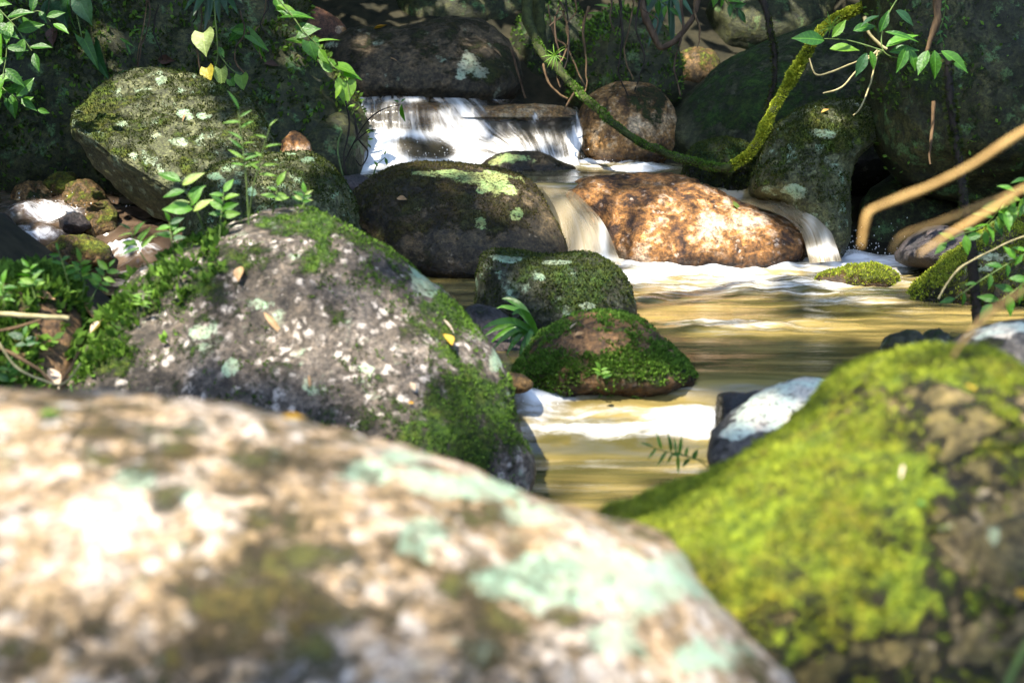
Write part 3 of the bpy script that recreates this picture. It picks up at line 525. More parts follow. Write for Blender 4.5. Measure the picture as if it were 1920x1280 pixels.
rock('B10', 'boulder', 'long flat dark boulder topped with pale lichen above the waterfall', [(590, 130), (615, 85), (660, 62), (730, 58), (800, 46), (865, 38), (920, 48), (958, 85), (978, 140), (965, 180), (900, 200), (760, 198), (670, 190), (620, 160)], 12.75, (0.5, 0.7), 0.9, M['upper'], None, 0.75, 0.04, 0.03, 21, 6, 0.1, (-.02, .45), [(930, 130, 50, 50, .5), (750, 140, 100, 40, -.3)], [(885, 122, 22, 22), (868, 142, 12, 8), (905, 138, 14, 12), (620, 85, 14, 5), (880, 100, 14, 5)], group=G1)
rock('B11', 'boulder', 'round tan boulder at the right side of the waterfall', [(1082, 250), (1088, 205), (1115, 172), (1160, 157), (1215, 160), (1250, 185), (1268, 230), (1260, 285), (1230, 318), (1160, 322), (1110, 310), (1090, 285)], dep(1160, 304, ZU)+0.12, (0.34, 0.4), 0.3, M['round'], None, 0.85, 0.04, 0.025, 22, 5, 0.08, (-.2, .5), [(1230, 190, 60, 50, .5)], [], group=G1, water=ZU)  # dark moss spot at upper right paints in the boulder's shaded side
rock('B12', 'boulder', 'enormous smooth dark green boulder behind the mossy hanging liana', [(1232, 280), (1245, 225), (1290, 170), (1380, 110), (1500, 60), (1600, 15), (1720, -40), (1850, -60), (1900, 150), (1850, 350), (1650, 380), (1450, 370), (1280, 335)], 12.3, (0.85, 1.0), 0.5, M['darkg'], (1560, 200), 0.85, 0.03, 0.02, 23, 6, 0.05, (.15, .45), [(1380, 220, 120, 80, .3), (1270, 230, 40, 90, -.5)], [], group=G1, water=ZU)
rock('B13', 'boulder', 'small round moss-covered boulder under the lowest bend of the liana', [(1284, 345), (1290, 290), (1320, 268), (1360, 262), (1400, 275), (1428, 310), (1432, 350), (1410, 385), (1310, 385)], 10.35, (0.26, 0.3), 0.3, M['darkg'], None, 0.8, 0.03, 0.02, 24, 5, 0.05, (.45, .3), group=G1, water=ZU)
rock('B14', 'boulder', 'mossy upright boulder with a deep black hollow on its right', [(1412, 358), (1425, 300), (1452, 242), (1500, 208), (1560, 193), (1612, 190), (1642, 215), (1640, 260), (1600, 300), (1585, 360), (1590, 470), (1560, 490), (1530, 450), (1470, 385)], 9.95, (0.35, 0.6), 0.35, M['lich'], (1520, 330), 0.75, 0.05, 0.04, 25, 6, 0.15, (.12, .45), [(1560, 250, 90, 50, .4), (1640, 400, 80, 90, -.6)], [(1490, 358, 20, 12), (1545, 250, 20, 10)], group=G1, water=0.05)
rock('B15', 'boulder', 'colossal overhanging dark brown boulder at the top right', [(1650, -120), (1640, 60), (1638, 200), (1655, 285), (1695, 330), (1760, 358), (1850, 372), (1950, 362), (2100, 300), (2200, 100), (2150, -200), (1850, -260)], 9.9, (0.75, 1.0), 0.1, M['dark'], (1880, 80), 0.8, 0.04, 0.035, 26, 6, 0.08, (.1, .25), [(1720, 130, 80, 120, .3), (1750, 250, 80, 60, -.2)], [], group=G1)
rock('B15b', 'boulder', 'dark rock added to stand for the shade in the hollow under the colossal overhang', [(1600, 520), (1620, 380), (1700, 320), (1850, 330), (2000, 400), (2050, 520), (1900, 560), (1720, 540)], 10.4, (0.2, 0.4), 0.2, M['dark'], None, 0.85, 0.05, 0.04, 27, 5, 0.1, (-.3, .3), group=G3)  # added dark rock, stands in for the shade of the hollow
rock('B16', 'boulder', 'sloping mossy boulder at the right edge behind the thin dark sapling', [(1690, 575), (1710, 552), (1765, 500), (1835, 440), (1920, 393), (2020, 350), (2150, 360), (2200, 520), (2100, 640), (1900, 620), (1760, 600)], dep(1760, 570, 0)+0.35, (0.35, 0.5), 0.6, M['gold'], (1930, 510), 0.8, 0.04, 0.04, 28, 6, 0.1, (.3, .3), [(1800, 540, 100, 30, -.2)], [(1870, 480, 40, 8), (1840, 505, 30, 6)], group=G1, water=0.0)
rock('B17', 'boulder', 'grey boulder with a white lichen cap at the right edge behind the moss-coated boulder', [(1770, 690), (1800, 645), (1840, 618), (1900, 602), (1990, 598), (2080, 650), (2080, 800), (1950, 860), (1820, 800)], 4.7, (0.25, 0.4), 0.6, M['white'], None, 0.8, 0.04, 0.03, 29, 5, 0.15, (-.05, .2), [(1850, 640, 40, 14, .5)], [(1870, 618, 40, 14), (1835, 628, 20, 10), (1905, 612, 30, 10)], group=G1)
rock('R17', 'rock', 'small dark rock poking up behind the crest of the yellow-green mossy boulder', [(1660, 660), (1672, 632), (1705, 622), (1735, 632), (1755, 620), (1782, 632), (1795, 665), (1770, 700), (1690, 700)], 5.6, (0.12, 0.2), 0.4, M['block'], None, 0.8, 0.05, 0.05, 30, 5, 0.1, (.1, .3), group=G1, cat='rock')
rock('B18', 'rock', 'rock crusted with white lichen wedged left of the yellow-green mossy boulder', [(1325, 850), (1350, 800), (1400, 755), (1460, 722), (1530, 710), (1600, 740), (1600, 850), (1480, 920), (1360, 900)], 4.9, (0.15, 0.3), 0.5, M['white'], None, 0.8, 0.03, 0.03, 31, 5, 0.1, (-.2, .2), [(1350, 830, 40, 24, .4)], [(1470, 745, 100, 30), (1420, 780, 60, 26), (1390, 805, 40, 20), (1520, 720, 40, 14)], group=G1, cat='rock')
rock('R18', 'rock', 'black wet square-edged rock behind the white-lichened rock', [(1348, 800), (1350, 750), (1358, 738), (1400, 737), (1445, 738), (1460, 790), (1420, 840), (1360, 840)], 5.3, (0.12, 0.2), 0.3, M['wetr'], None, 0.6, 0.03, 0.05, 32, 5, 0.2, (-.6, .1), group=G1, cat='rock', water=0.1)
rock('R19', 'rock', 'small yellow-mossed stone in the white foam of the pool', [(1528, 524), (1560, 510), (1600, 499), (1645, 497), (1672, 510), (1684, 530), (1660, 548), (1560, 545)], dep(1610, 536, 0)+0.12, (0.13, 0.15), 0.6, M['ymoss'], None, 0.85, 0.04, 0.05, 33, 5, 0.08, (.2, .35), [(1550, 520, 30, 14, -.4)], group=G1, cat='rock', water=-0.02)
rock('R20', 'rock', 'flat stone with green lichen and orange edge in the upper pool', [(900, 312), (925, 293), (965, 284), (1010, 286), (1050, 302), (1085, 320), (1050, 336), (950, 336), (910, 328)], dep(990, 322, ZU)+0.15, (0.16, 0.2), 0.6, M['flat'], None, 0.85, 0.03, 0.04, 34, 5, 0.05, (-.15, .3), [], [(955, 295, 32, 10), (930, 305, 18, 8)], group=G1, cat='rock', water=ZU-0.02)
rock('LEDGE', 'rock_ledge', 'wet brown rock ledge under the waterfall', [(640, 330), (640, 215), (680, 200), (760, 196), (860, 198), (950, 200), (1040, 203), (1085, 215), (1095, 260), (1095, 330), (900, 345), (760, 345)], 12.2, (0.32, 0.7), 0.35, M['round'], None, 0.6, 0.03, 0.03, 35, 5, 0.05, (-.8, .2), group=None, cat='ledge', water=0.62)
rock('OR', 'rock', 'small pointed orange stone leaning beside the angular undercut boulder', [(522, 285), (530, 262), (548, 247), (570, 256), (588, 278), (592, 305), (550, 312), (525, 305)], 9.2, (0.08, 0.1), 0.3, M['orange'], None, 0.7, 0.05, 0.05, 36, 4, 0.2, (-.9, .1), group=G1, cat='rock')
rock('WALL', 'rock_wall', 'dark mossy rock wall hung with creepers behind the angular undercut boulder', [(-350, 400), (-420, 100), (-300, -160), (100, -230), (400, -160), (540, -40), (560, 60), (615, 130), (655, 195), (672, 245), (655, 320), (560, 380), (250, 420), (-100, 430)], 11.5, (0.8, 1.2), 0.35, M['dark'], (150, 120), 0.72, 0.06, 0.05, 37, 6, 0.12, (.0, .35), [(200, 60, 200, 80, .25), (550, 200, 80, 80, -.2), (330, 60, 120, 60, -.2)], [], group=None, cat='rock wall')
# small stones of the side stream
for k, (lab, ol, d, mt, ms) in enumerate([
    ('tan stone topping the side-stream cascade, leftmost of the row', [(18, 385), (30, 352), (62, 340), (92, 352), (104, 378), (90, 395), (40, 398)], 10.25, 'round', (-.2, .5)),
    ('yellow-mossed stone second in the row above the side stream', [(84, 372), (88, 340), (118, 325), (144, 334), (150, 360), (130, 382)], 10.35, 'ymoss', (.3, .4)),
    ('olive rounded stone third in the row above the side stream', [(118, 395), (122, 355), (150, 339), (182, 348), (196, 375), (190, 405), (150, 410)], 10.15, 'ymoss', (-.1, .4)),
    ('stone with a lime mossy face beside the undercut boulder', [(160, 430), (165, 392), (185, 378), (205, 382), (222, 410), (215, 450), (180, 452)], 9.85, 'ymoss', (.2, .2)),
    ('flat green-mossed stone splitting the side stream', [(84, 475), (95, 452), (130, 443), (170, 445), (198, 462), (208, 488), (170, 500), (110, 500)], 9.35, 'ymoss', (.1, .35)),
    ('black wet stone at the left edge of the side stream', [(-40, 450), (-30, 415), (5, 403), (28, 420), (38, 445), (20, 462)], 9.6, 'wetr', (-.3, .3)),
    ('low brown wet stone awash in the side stream', [(108, 420), (125, 400), (150, 402), (170, 422), (150, 436), (120, 436)], 9.75, 'wetr', (-.5, .2))]):
    rock('S%d' % k, 'stone', lab, ol, d, (0.11, 0.13), 0.4, M[mt], None, 0.78, 0.12, 0.08, 50+k, 5, 0.3, (ms[0]+.2, ms[1]), group=G2, cat='stone')
# rocks at the back
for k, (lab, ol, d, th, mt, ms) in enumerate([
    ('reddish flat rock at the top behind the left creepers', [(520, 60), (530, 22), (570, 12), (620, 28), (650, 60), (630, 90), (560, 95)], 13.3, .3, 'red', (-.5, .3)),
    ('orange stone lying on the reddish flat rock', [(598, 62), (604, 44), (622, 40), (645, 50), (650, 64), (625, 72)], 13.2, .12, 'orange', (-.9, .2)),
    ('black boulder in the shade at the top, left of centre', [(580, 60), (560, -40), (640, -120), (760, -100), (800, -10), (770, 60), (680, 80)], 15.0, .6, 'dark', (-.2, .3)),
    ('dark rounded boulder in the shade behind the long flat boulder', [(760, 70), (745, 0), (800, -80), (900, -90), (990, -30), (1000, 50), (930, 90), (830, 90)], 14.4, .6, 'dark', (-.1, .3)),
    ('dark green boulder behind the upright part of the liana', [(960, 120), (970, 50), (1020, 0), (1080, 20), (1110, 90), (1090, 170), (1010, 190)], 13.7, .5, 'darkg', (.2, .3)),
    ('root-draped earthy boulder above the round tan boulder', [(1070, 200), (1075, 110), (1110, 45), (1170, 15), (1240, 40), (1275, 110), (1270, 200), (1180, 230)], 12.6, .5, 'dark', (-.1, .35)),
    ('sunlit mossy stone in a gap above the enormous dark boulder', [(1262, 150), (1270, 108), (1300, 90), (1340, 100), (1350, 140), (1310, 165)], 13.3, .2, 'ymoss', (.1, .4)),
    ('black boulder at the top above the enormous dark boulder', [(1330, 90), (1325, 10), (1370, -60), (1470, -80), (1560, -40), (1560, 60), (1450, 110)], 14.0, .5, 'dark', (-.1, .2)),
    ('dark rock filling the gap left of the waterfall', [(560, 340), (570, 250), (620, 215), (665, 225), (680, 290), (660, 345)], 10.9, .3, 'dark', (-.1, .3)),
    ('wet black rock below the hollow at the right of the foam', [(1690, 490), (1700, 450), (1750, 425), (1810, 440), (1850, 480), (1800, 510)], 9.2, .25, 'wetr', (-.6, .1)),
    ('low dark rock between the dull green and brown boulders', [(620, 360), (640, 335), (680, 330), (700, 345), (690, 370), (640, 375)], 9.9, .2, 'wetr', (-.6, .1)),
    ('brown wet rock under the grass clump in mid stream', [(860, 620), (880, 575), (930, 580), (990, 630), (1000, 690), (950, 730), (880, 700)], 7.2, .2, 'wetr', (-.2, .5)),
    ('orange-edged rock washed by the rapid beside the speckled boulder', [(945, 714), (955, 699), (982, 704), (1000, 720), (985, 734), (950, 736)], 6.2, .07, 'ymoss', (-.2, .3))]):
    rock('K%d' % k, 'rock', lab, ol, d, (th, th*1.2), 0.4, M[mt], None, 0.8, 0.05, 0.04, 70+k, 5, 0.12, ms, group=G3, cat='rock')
# moss that stands up from the stone
tufts('B2', 26000, 0.010, M['tufY'], 0.6); tufts('B3', 18000, 0.012, M['tufG'], 0.45, seed=4); tufts('MND', 14000, 0.024, M['tufG'], 0.4, seed=5)
tufts('B9', 16000, 0.016, M['tufG'], 0.36, seed=6); tufts('B8', 9000, 0.014, M['tufD'], 0.35, seed=7); tufts('B6', 12000, 0.013, M['tufB'], 0.35, seed=8)
tufts('B16', 14000, 0.016, M['tufY'], 0.4, seed=9); tufts('B14', 9000, 0.018, M['tufD'], 0.4, seed=10); tufts('B13', 7000, 0.016, M['tufD'], 0.4, seed=11)
tufts('B4', 9000, 0.016, M['tufD'], 0.35, seed=12); tufts('B5', 7000, 0.016, M['tufD'], 0.35, seed=13); tufts('WALL', 12000, 0.03, M['tufD'], 0.3, seed=14)
tufts('WALL', 5000, 0.05, M['tufG'], 0.2, name='small_leaves', seed=31); tufts('MND', 2600, 0.05, M['tufG'], 0.2, name='small_leaves', seed=32); tufts('B3', 1200, 0.04, M['tufG'], 0.75, name='small_leaves', seed=33, box=(100, 420, 380, 760))
tufts('B15', 1400, 0.035, M['tufG'], 0.3, name='small_leaves', seed=35); tufts('K4', 900, 0.04, M['tufG'], 0.2, name='small_leaves', seed=36)
tufts('K5', 1500, 0.045, M['tufG'], 0.2, name='small_leaves', seed=34)
tufts('R19', 2500, 0.014, M['tufY'], 0.35, seed=15)
#@@CANOPY ------------------------------------------------------------- forest trees whose crowns shade the stream (above the picture)
GAPS = [(180, 1030, 2.3, .20), (330, 980, 2.4, .18), (560, 1000, 2.4, .14), (330, 1130, 2.1, .14), (620, 1150, 2.1, .13), (900, 1230, 2.1, .14), (1000, 1060, 2.4, .14), (100, 900, 2.6, .14), (1180, 1080, 2.4, .14), (860, 900, 2.7, .14), (420, 850, 2.7, .12), (1330, 1240, 2.1, .1), (60, 1200, 2.1, .12), (700, 860, 2.8, .08),
  (1470, 900, 2.8, .24), (1540, 1010, 2.7, .22), (1330, 950, 2.9, .18), (1420, 1080, 2.7, .14), (1660, 690, 3.3, .16), (1690, 740, 3.2, .1), (1560, 1120, 2.7, .08),
  (560, 430, 5.7, .16), (700, 560, 5.4, .14), (620, 600, 5.4, .10), (780, 530, 5.4, .12), (260, 540, 5.5, .28), (170, 640, 5.4, .18), (440, 470, 5.6, .12), (540, 700, 5.3, .10), (930, 670, 5.6, .1), (850, 880, 5.4, .12), (90, 580, 5.4, .2), (330, 620, 5.3, .1),
  (445, 215, 6.0, .26), (360, 360, 5.9, .3), (440, 380, 6.0, .28), (560, 370, 6.1, .25), (270, 450, 5.8, .3), (100, 520, 5.5, .3), (200, 520, 5.6, .3), (20, 560, 5.5, .25), (60, 660, 5.3, .22), (620, 410, 6.0, .22), (480, 520, 5.6, .22), (640, 700, 5.4, .2),
  (1180, 380, 9.6, .34), (1280, 370, 9.6, .34), (1100, 350, 9.8, .25), (1390, 400, 9.7, .18), (1230, 440, 9.3, .16), (1380, 460, 9.3, .12),
  (700, 230, 11.6, .26), (800, 215, 11.7, .2), (870, 235, 11.6, .24), (990, 240, 11.5, .22), (1075, 255, 11.4, .2), (740, 295, 11.1, .24), (900, 305, 11., .25), (1150, 310, 11.1, .3), (1120, 240, 11.0, .3), (1110, 270, 11.0, .25), (520, 330, 8.7, .16), (1040, 540, 7.3, .12),
  (1250, 500, 9.1, .4), (1400, 505, 9.1, .4), (1550, 500, 9.1, .4), (1350, 540, 8.7, .3), (1600, 530, 8.8, .25), (1300, 610, 7.6, .3), (1480, 605, 7.6, .34), (1400, 560, 8.2, .3), (1240, 590, 7.8, .35), (1600, 610, 7.6, .35), (1220, 560, 8.2, .3), (1080, 830, 5.8, .25), (1200, 880, 5.5, .2), (1650, 570, 8.1, .2), (1620, 515, 8.9, .12), (1100, 470, 9.4, .25),
  (1060, 760, 6.1, .26), (1180, 770, 6.1, .3), (1290, 780, 6.0, .22), (1100, 870, 5.6, .16), (1130, 620, 6.6, .14), (1240, 690, 6.5, .08), (960, 610, 6.9, .16), (940, 480, 7.6, .12), (1060, 490, 7.6, .08),
  (910, 340, 9.7, .24), (840, 320, 9.8, .16), (960, 400, 9.5, .1), (1040, 430, 9.5, .1), (270, 180, 9.9, .42), (190, 215, 9.8, .3), (370, 250, 9.6, .4), (300, 280, 9.5, .3), (480, 320, 8.8, .28), (580, 320, 8.8, .22), (430, 330, 8.7, .12), (590, 300, 8.8, .12), (555, 270, 9.1, .12),
  (1470, 180, 10.3, .2), (1530, 80, 10.2, .22), (1420, 280, 10.2, .14), (1330, 305, 10.1, .1), (1600, 20, 10.2, .2), (1540, 250, 9.7, .22), (1620, 215, 9.6, .12), (1300, 110, 13.2, .2), (1590, 90, 8.3, .34), (1720, 110, 8.3, .34), (1660, 90, 8.3, .3), (1850, 400, 5.9, .3), (1880, 520, 5.9, .25),
  (40, 70, 9.3, .4), (20, 150, 9.3, .35), (390, 80, 10.25, .26), (410, 145, 10.25, .24), (150, 40, 10.4, .25), (630, 150, 10.6, .3), (570, 70, 10.8, .3), (130, 20, 10.5, .2), (90, 400, 9.9, .25), (120, 340, 10.2, .18), (150, 450, 9.3, .14), (240, 470, 9.3, .15), (20, 500, 9.2, .2),
  (1850, 460, 7.5, .3), (1760, 530, 7.7, .18), (1880, 410, 7.4, .3), (1750, 350, 2.5, .12), (1850, 290, 2.5, .12), (1650, 400, 2.5, .1), (1780, 420, 2.55, .1), (1860, 610, 4.7, .12), (1450, 750, 4.8, .16), (900, 110, 12.4, .3), (690, 100, 12.5, .2), (1800, 300, 9.2, .1)]
gp = np.array([P(a, b, c) for a, b, c, r in GAPS]); gr = np.array([q[3]*(1.35 if q[2] < 3.5 else 1.1) for q in GAPS])  # openings shaped into the unseen crowns so sun reaches chosen spots
TREES = [(-5.6, 2.0, 'left'), (-6.4, 9.5, 'left'), (-3.5, 17.5, 'back'), (3.8, 17.0, 'back'), (6.2, 10.5, 'right'), (5.4, 3.0, 'right'), (-2.5, -4.0, 'near'), (3.0, -3.6, 'near')]
NL = 46000
cl = np.stack([rng.uniform(-5.5, 5.5, NL), rng.uniform(0.3, 13.5, NL), np.zeros(NL)], 1)+SUN[None]*(rng.uniform(12, 19, NL)/SUN[2])[:, None]
lowc = np.stack([rng.uniform(-9, 9, 26000), rng.uniform(12.2, 20, 26000), rng.uniform(4.6, 9, 26000)], 1)
lefc = np.stack([rng.uniform(-11, -4.6, 9000), rng.uniform(5, 13, 9000), rng.uniform(4.0, 9, 9000)], 1)
cl = np.concatenate([cl, lowc, lefc])
dense = fbm(cl*np.array([.55, .55, .4]), 71, 3); keep = dense > -0.40
SHADE = [(-200, 680, -80, 340, 10.4, 9000), (-100, 300, 150, 330, 10.4, 2500), (560, 1010, -80, 175, 12.6, 5000), (960, 1500, -80, 170, 12.2, 6000), (1240, 1440, 90, 330, 11.4, 3500), (1440, 2000, -80, 190, 10.2, 6000), (1640, 2000, 150, 480, 9.8, 5000), (1560, 1700, 260, 470, 9.8, 2500)]
ex = []                                          # extra unseen foliage added to block the sun from the banks
for (a, b, c, e_, d, n) in SHADE:
    g_ = CO+d*(CF+((rng.uniform(a, b, n)-960)/FPX)[:, None]*CR+((640-rng.uniform(c, e_, n))/FPX)[:, None]*CU)
    ex.append(g_+SUN*(((rng.uniform(9, 15, n)-g_[:, 2])/SUN[2])[:, None]))
ex = np.concatenate(ex); cl = np.concatenate([cl, ex]); keep = np.concatenate([keep, np.ones(len(ex), bool)])
jit = 1+0.45*fbm(cl*2.4, 78, 3)
for g_, r_g in zip(gp, gr):
    rel = cl-g_; al = rel@SUN; keep &= ~(((rel*rel).sum(1)-al*al) < ((r_g+0.08)*jit)**2)
cl = cl[keep]; tr = np.array([(a, b) for a, b, _ in TREES]); who = np.argmin(((cl[:, None, :2]-tr[None])**2).sum(2)*(1+0.0*tr[None, :, 0]), axis=1)
for k, (tx, ty, side) in enumerate(TREES):
    zb = 0.3; root_ = empty('forest_tree', (tx, ty, zb)); base = np.array([tx, ty, zb])
    tag(root_, ['tall tree on the near left bank with its crown above the picture', 'tall tree on the far left bank beside the rock wall', 'tree on the slope far behind the waterfall, left one', 'tree on the slope far behind the waterfall, right one',
        'tall tree on the far right bank beside the overhang', 'tall tree on the near right bank with its crown above the picture', 'tree behind the viewpoint, left one', 'tree behind the viewpoint, right one'][k], 'tree', 'forest trees shading the stream')
    top = base+np.array([0, 0, 14.0]); mine = cl[who == k]
    tube('trunk', [base-[0, 0, .8], base+[.1, 0, 2], base+[-.05, .1, 6], top], [.30, .24, .19, .10], M['bark'], root_, base, n=10, wob=.1, seed=k)
    if len(mine) == 0: continue
    for j in range(7):
        tgt = mine[rng.integers(len(mine))]; st = base+np.array([0, 0, 6.0+1.0*j]); md = (st+tgt)/2+[0, 0, .5]
        tube('limb', [st, md, tgt], [.09, .055, .015], M['bark'], root_, base, n=6, wob=.12, seed=j)
    n = len(mine); r_ = np.random.default_rng(k)
    d = r_.normal(size=(n, 3))*np.array([1, 1, .45]); d /= np.linalg.norm(d, axis=1, keepdims=True); sd = np.cross(d, r_.normal(size=(n, 3))*np.array([.5, .5, 1])); sd /= np.linalg.norm(sd, axis=1, keepdims=True)
    L = r_.uniform(.20, .42, n)[:, None]; W = L*.5
    V = np.stack([mine, mine+d*L*.5+sd*W*.55, mine+d*L, mine+d*L*.5-sd*W*.55], 1).reshape(-1, 3)-base
    me = mesh_from('crown', V, np.arange(4*n).reshape(-1, 4), False); attr(me, 'tone', np.repeat(r_.random(n), 4)); link('crown', me, M['canopy'], root_)
#@@PLANTS
LM = {}
def lf(kind, mat):
    if (kind, mat) not in LM: LM[(kind, mat)] = blades(kind, M[mat])
    return LM[(kind, mat)]
TOCAM = -CF
def img_dir(ang, out=0.0):
    a = math.radians(ang); return CR*math.cos(a)+CU*math.sin(a)+TOCAM*out
def surf(key, px, py):
    R = ROCKS[key]
    if 'pp' not in R:
        a, b = proj(R['v']); R['pp'] = (a, b, ((CO-R['v'])*R['n']).sum(1) > 0)
    a, b, fr = R['pp']; q = (a-px)**2+(b-py)**2+np.where(fr, 0, 1e9); i = int(np.argmin(q)); return R['v'][i], R['n'][i]
def nrm(r_, up=0.5): return TOCAM*0.9+np.array([0, 0, up])+r_.normal(size=3)*0.35
def creeper(name, label, stems, d, leaves, stemmat='stem', sw=3.0, group='creepers and sprigs hanging over the banks', cat='creeper', seed=1):
    """stems: image polylines; leaves: (px, py, length px, heading of the tip, blade, material) with px, py at the stalk"""
    r_ = np.random.default_rng(seed); k = d/FPX
    p0 = P(stems[0][0][0], stems[0][0][1], d); root_ = empty(name, tuple(p0)); tag(root_, label, cat, group)
    for st in stems:
        pts = np.array([P(a, b, d+r_.normal()*0.04) for a, b in st]); tube('stem', pts, [sw*k*.5, sw*k*.28], M[stemmat], root_, p0, n=6, wob=.008, seed=seed)
    for (a, b, ln, ang, kd, mt) in leaves:
        dv = img_dir(ang, r_.uniform(-.1, .45)); put_leaf(lf(kd, mt), root_, p0, P(a, b, d-0.02+r_.normal()*0.03), dv, nrm(r_), ln*k*1.05, r_.uniform(.88, 1.1))
    return root_
def sprig_leaves(pts, n, ln, kd, mt, seed, spread=55):
    """leaves set in pairs along an image polyline"""
    r_ = np.random.default_rng(seed); c = catmull(np.array(pts, float), 8); out = []
    for i in range(n):
        t = (i+1)/n; q = c[min(int(t*(len(c)-1)), len(c)-1)]; q0 = c[max(int(t*(len(c)-1))-3, 0)]
        hd = math.degrees(math.atan2(-(q[1]-q0[1]), q[0]-q0[0]+1e-6)); s = (1 if i % 2 else -1)*spread*(1-0.7*(i == n-1))
        out.append((q[0], q[1], ln*r_.uniform(.7, 1.15), hd+s+r_.normal()*12, kd, mt))
    return out
def seedling(label, base, tip, d, n, ln, kd='oval', mt='leafY', seed=1, group='seedlings growing on the rocks', mt2=None, sw=3.0, name='seedling'):
    st = [base, ((base[0]+tip[0])/2+random.uniform(-8, 8), (base[1]+tip[1])/2), tip]
    lv = sprig_leaves([((base[0]+tip[0])/2, (base[1]+tip[1])/2), ((base[0]+2*tip[0])/3, (base[1]+2*tip[1])/3), tip], n, ln, kd, mt, seed, 70)
    if mt2: lv = [(a, b, c, e, f, mt2 if i % 3 == 0 else g_) for i, (a, b, c, e, f, g_) in enumerate(lv)]
    return creeper(name, label, [st], d, lv, 'stem', sw, group, 'plant', seed)
# --- creepers on the left wall
GC = 'creepers and sprigs hanging over the banks'
creeper('leafy_sprig', 'bright leafy sprig hanging in from the top left corner', [[(-40, -20), (20, 40), (60, 95)], [(-40, 10), (10, 70), (5, 150)], [(20, 40), (70, 20), (95, 40)]], 9.3,
    sprig_leaves([(-30, -10), (20, 40), (64, 100)], 9, 46, 'oval', 'leafA', 1)+sprig_leaves([(-30, 20), (10, 80), (8, 150)], 7, 48, 'oval', 'leafA', 2)+sprig_leaves([(30, 40), (70, 20), (100, 45)], 5, 36, 'oval', 'leafA', 3), seed=2)
creeper('leafy_sprig', 'lower green sprig at the left edge above the side stream', [[(-30, 130), (10, 170), (40, 190)], [(-30, 150), (5, 180), (25, 210)]], 9.4,
    sprig_leaves([(-20, 135), (10, 168), (40, 185)], 7, 40, 'oval', 'leafA', 4)+sprig_leaves([(-20, 155), (5, 180), (70, 205)], 5, 30, 'oval', 'leafA', 5), seed=3)
creeper('heart_leaf_creeper', 'creeper with three big heart leaves at the top left', [[(90, -30), (125, 0), (140, 10)], [(140, 10), (150, 60), (160, 90)]], 10.4,
    [(112, 2, 52, -75, 'heart', 'leafB'), (132, 14, 46, -85, 'heart', 'leafA'), (150, 2, 46, -65, 'heart', 'leafB'), (158, 74, 56, -62, 'arrow', 'leafA'), (176, 90, 62, -70, 'arrow', 'leafB'), (90, 0, 36, -110, 'oval', 'leafB')], seed=4)
creeper('heart_leaf_creeper', 'creeper with one pale heart leaf and a yellow pair above the angular boulder', [[(400, -20), (405, 50), (408, 100), (400, 135)], [(408, 100), (430, 125), (452, 145)], [(405, 50), (385, 60)]], 10.25,
    [(381, 62, 46, -82, 'heart', 'leafP'), (388, 128, 32, -80, 'heart', 'leafG'), (414, 130, 34, -88, 'heart', 'leafP'), (452, 142, 30, -80, 'heart', 'leafY'), (432, 150, 20, -70, 'heart', 'leafA'), (410, 88, 22, -60, 'oval', 'leafA')], seed=5)
creeper('creeper', 'small-leaved creeper with a long glossy leaf just above the angular boulder', [[(275, -20), (272, 40), (260, 90), (258, 130)]], 10.3,
    [(216, 142, 40, 15, 'oval', 'leafB'), (262, 142, 18, 140, 'heart', 'leafY'), (264, 142, 18, 40, 'heart', 'leafY'), (225, 72, 28, -30, 'narrow', 'leafA'), (235, 80, 24, -60, 'narrow', 'leafA'), (245, 60, 20, 20, 'narrow', 'leafA')], 'root', 3.0, seed=6)
creeper('creeper', 'creeper with arrow-shaped leaves right of the yellow leaf pair', [[(500, -20), (492, 40), (478, 60), (490, 110)], [(478, 60), (452, 64)]], 10.5,
    [(456, 56, 36, -150, 'heart', 'leafA'), (470, 66, 40, -40, 'arrow', 'leafA'), (462, 62, 28, 170, 'oval', 'leafA'), (480, 80, 30, -70, 'arrow', 'leafA')], 'root', 3.0, seed=7)
creeper('creeper', 'lime creeper arching over the gap left of the long flat boulder', [[(500, -20), (540, 20), (570, 60), (600, 90), (625, 125), (650, 150), (655, 190)]], 10.7,
    [(520, 10, 44, -20, 'oval', 'leafY'), (535, 28, 50, 5, 'arrow', 'leafA'), (560, 60, 40, 10, 'heart', 'leafA'), (580, 78, 36, -70, 'heart', 'leafA'), (575, 82, 40, 160, 'oval', 'leafY'), (598, 92, 32, -60, 'oval', 'leafY'), (590, 80, 44, 20, 'narrow', 'leafY'),
     (622, 126, 30, 150, 'heart', 'leafY'), (634, 124, 40, -20, 'heart', 'leafY'), (645, 138, 34, -10, 'heart', 'leafA'), (648, 152, 44, -90, 'heart', 'leafY'), (640, 160, 26, -120, 'oval', 'leafY'), (515, -6, 40, -60, 'oval', 'leafA')], seed=8)
def ribbon(name, pts, w, mat, parent, off):
    c = catmull(np.array(pts, float), 6); t = np.linspace(0, 1, len(c)); ww = w*np.minimum(1, np.minimum(t*5+.25, (1-t)*2.2+.02))
    tg = np.gradient(c, axis=0); tg /= np.linalg.norm(tg, axis=1, keepdims=True); sd = np.cross(tg, TOCAM+np.array([.2, 0, .5])); sd /= np.linalg.norm(sd, axis=1, keepdims=True)
    nn = np.cross(sd, tg); V = np.stack([c-sd*ww[:, None], c-nn*(ww*.35)[:, None], c+sd*ww[:, None]], 1).reshape(-1, 3)-off
    F = [(i*3+j, i*3+j+1, i*3+j+4, i*3+j+3) for i in range(len(c)-1) for j in range(2)]
    return link(name, mesh_from(name, V, np.array(F)), mat, parent)
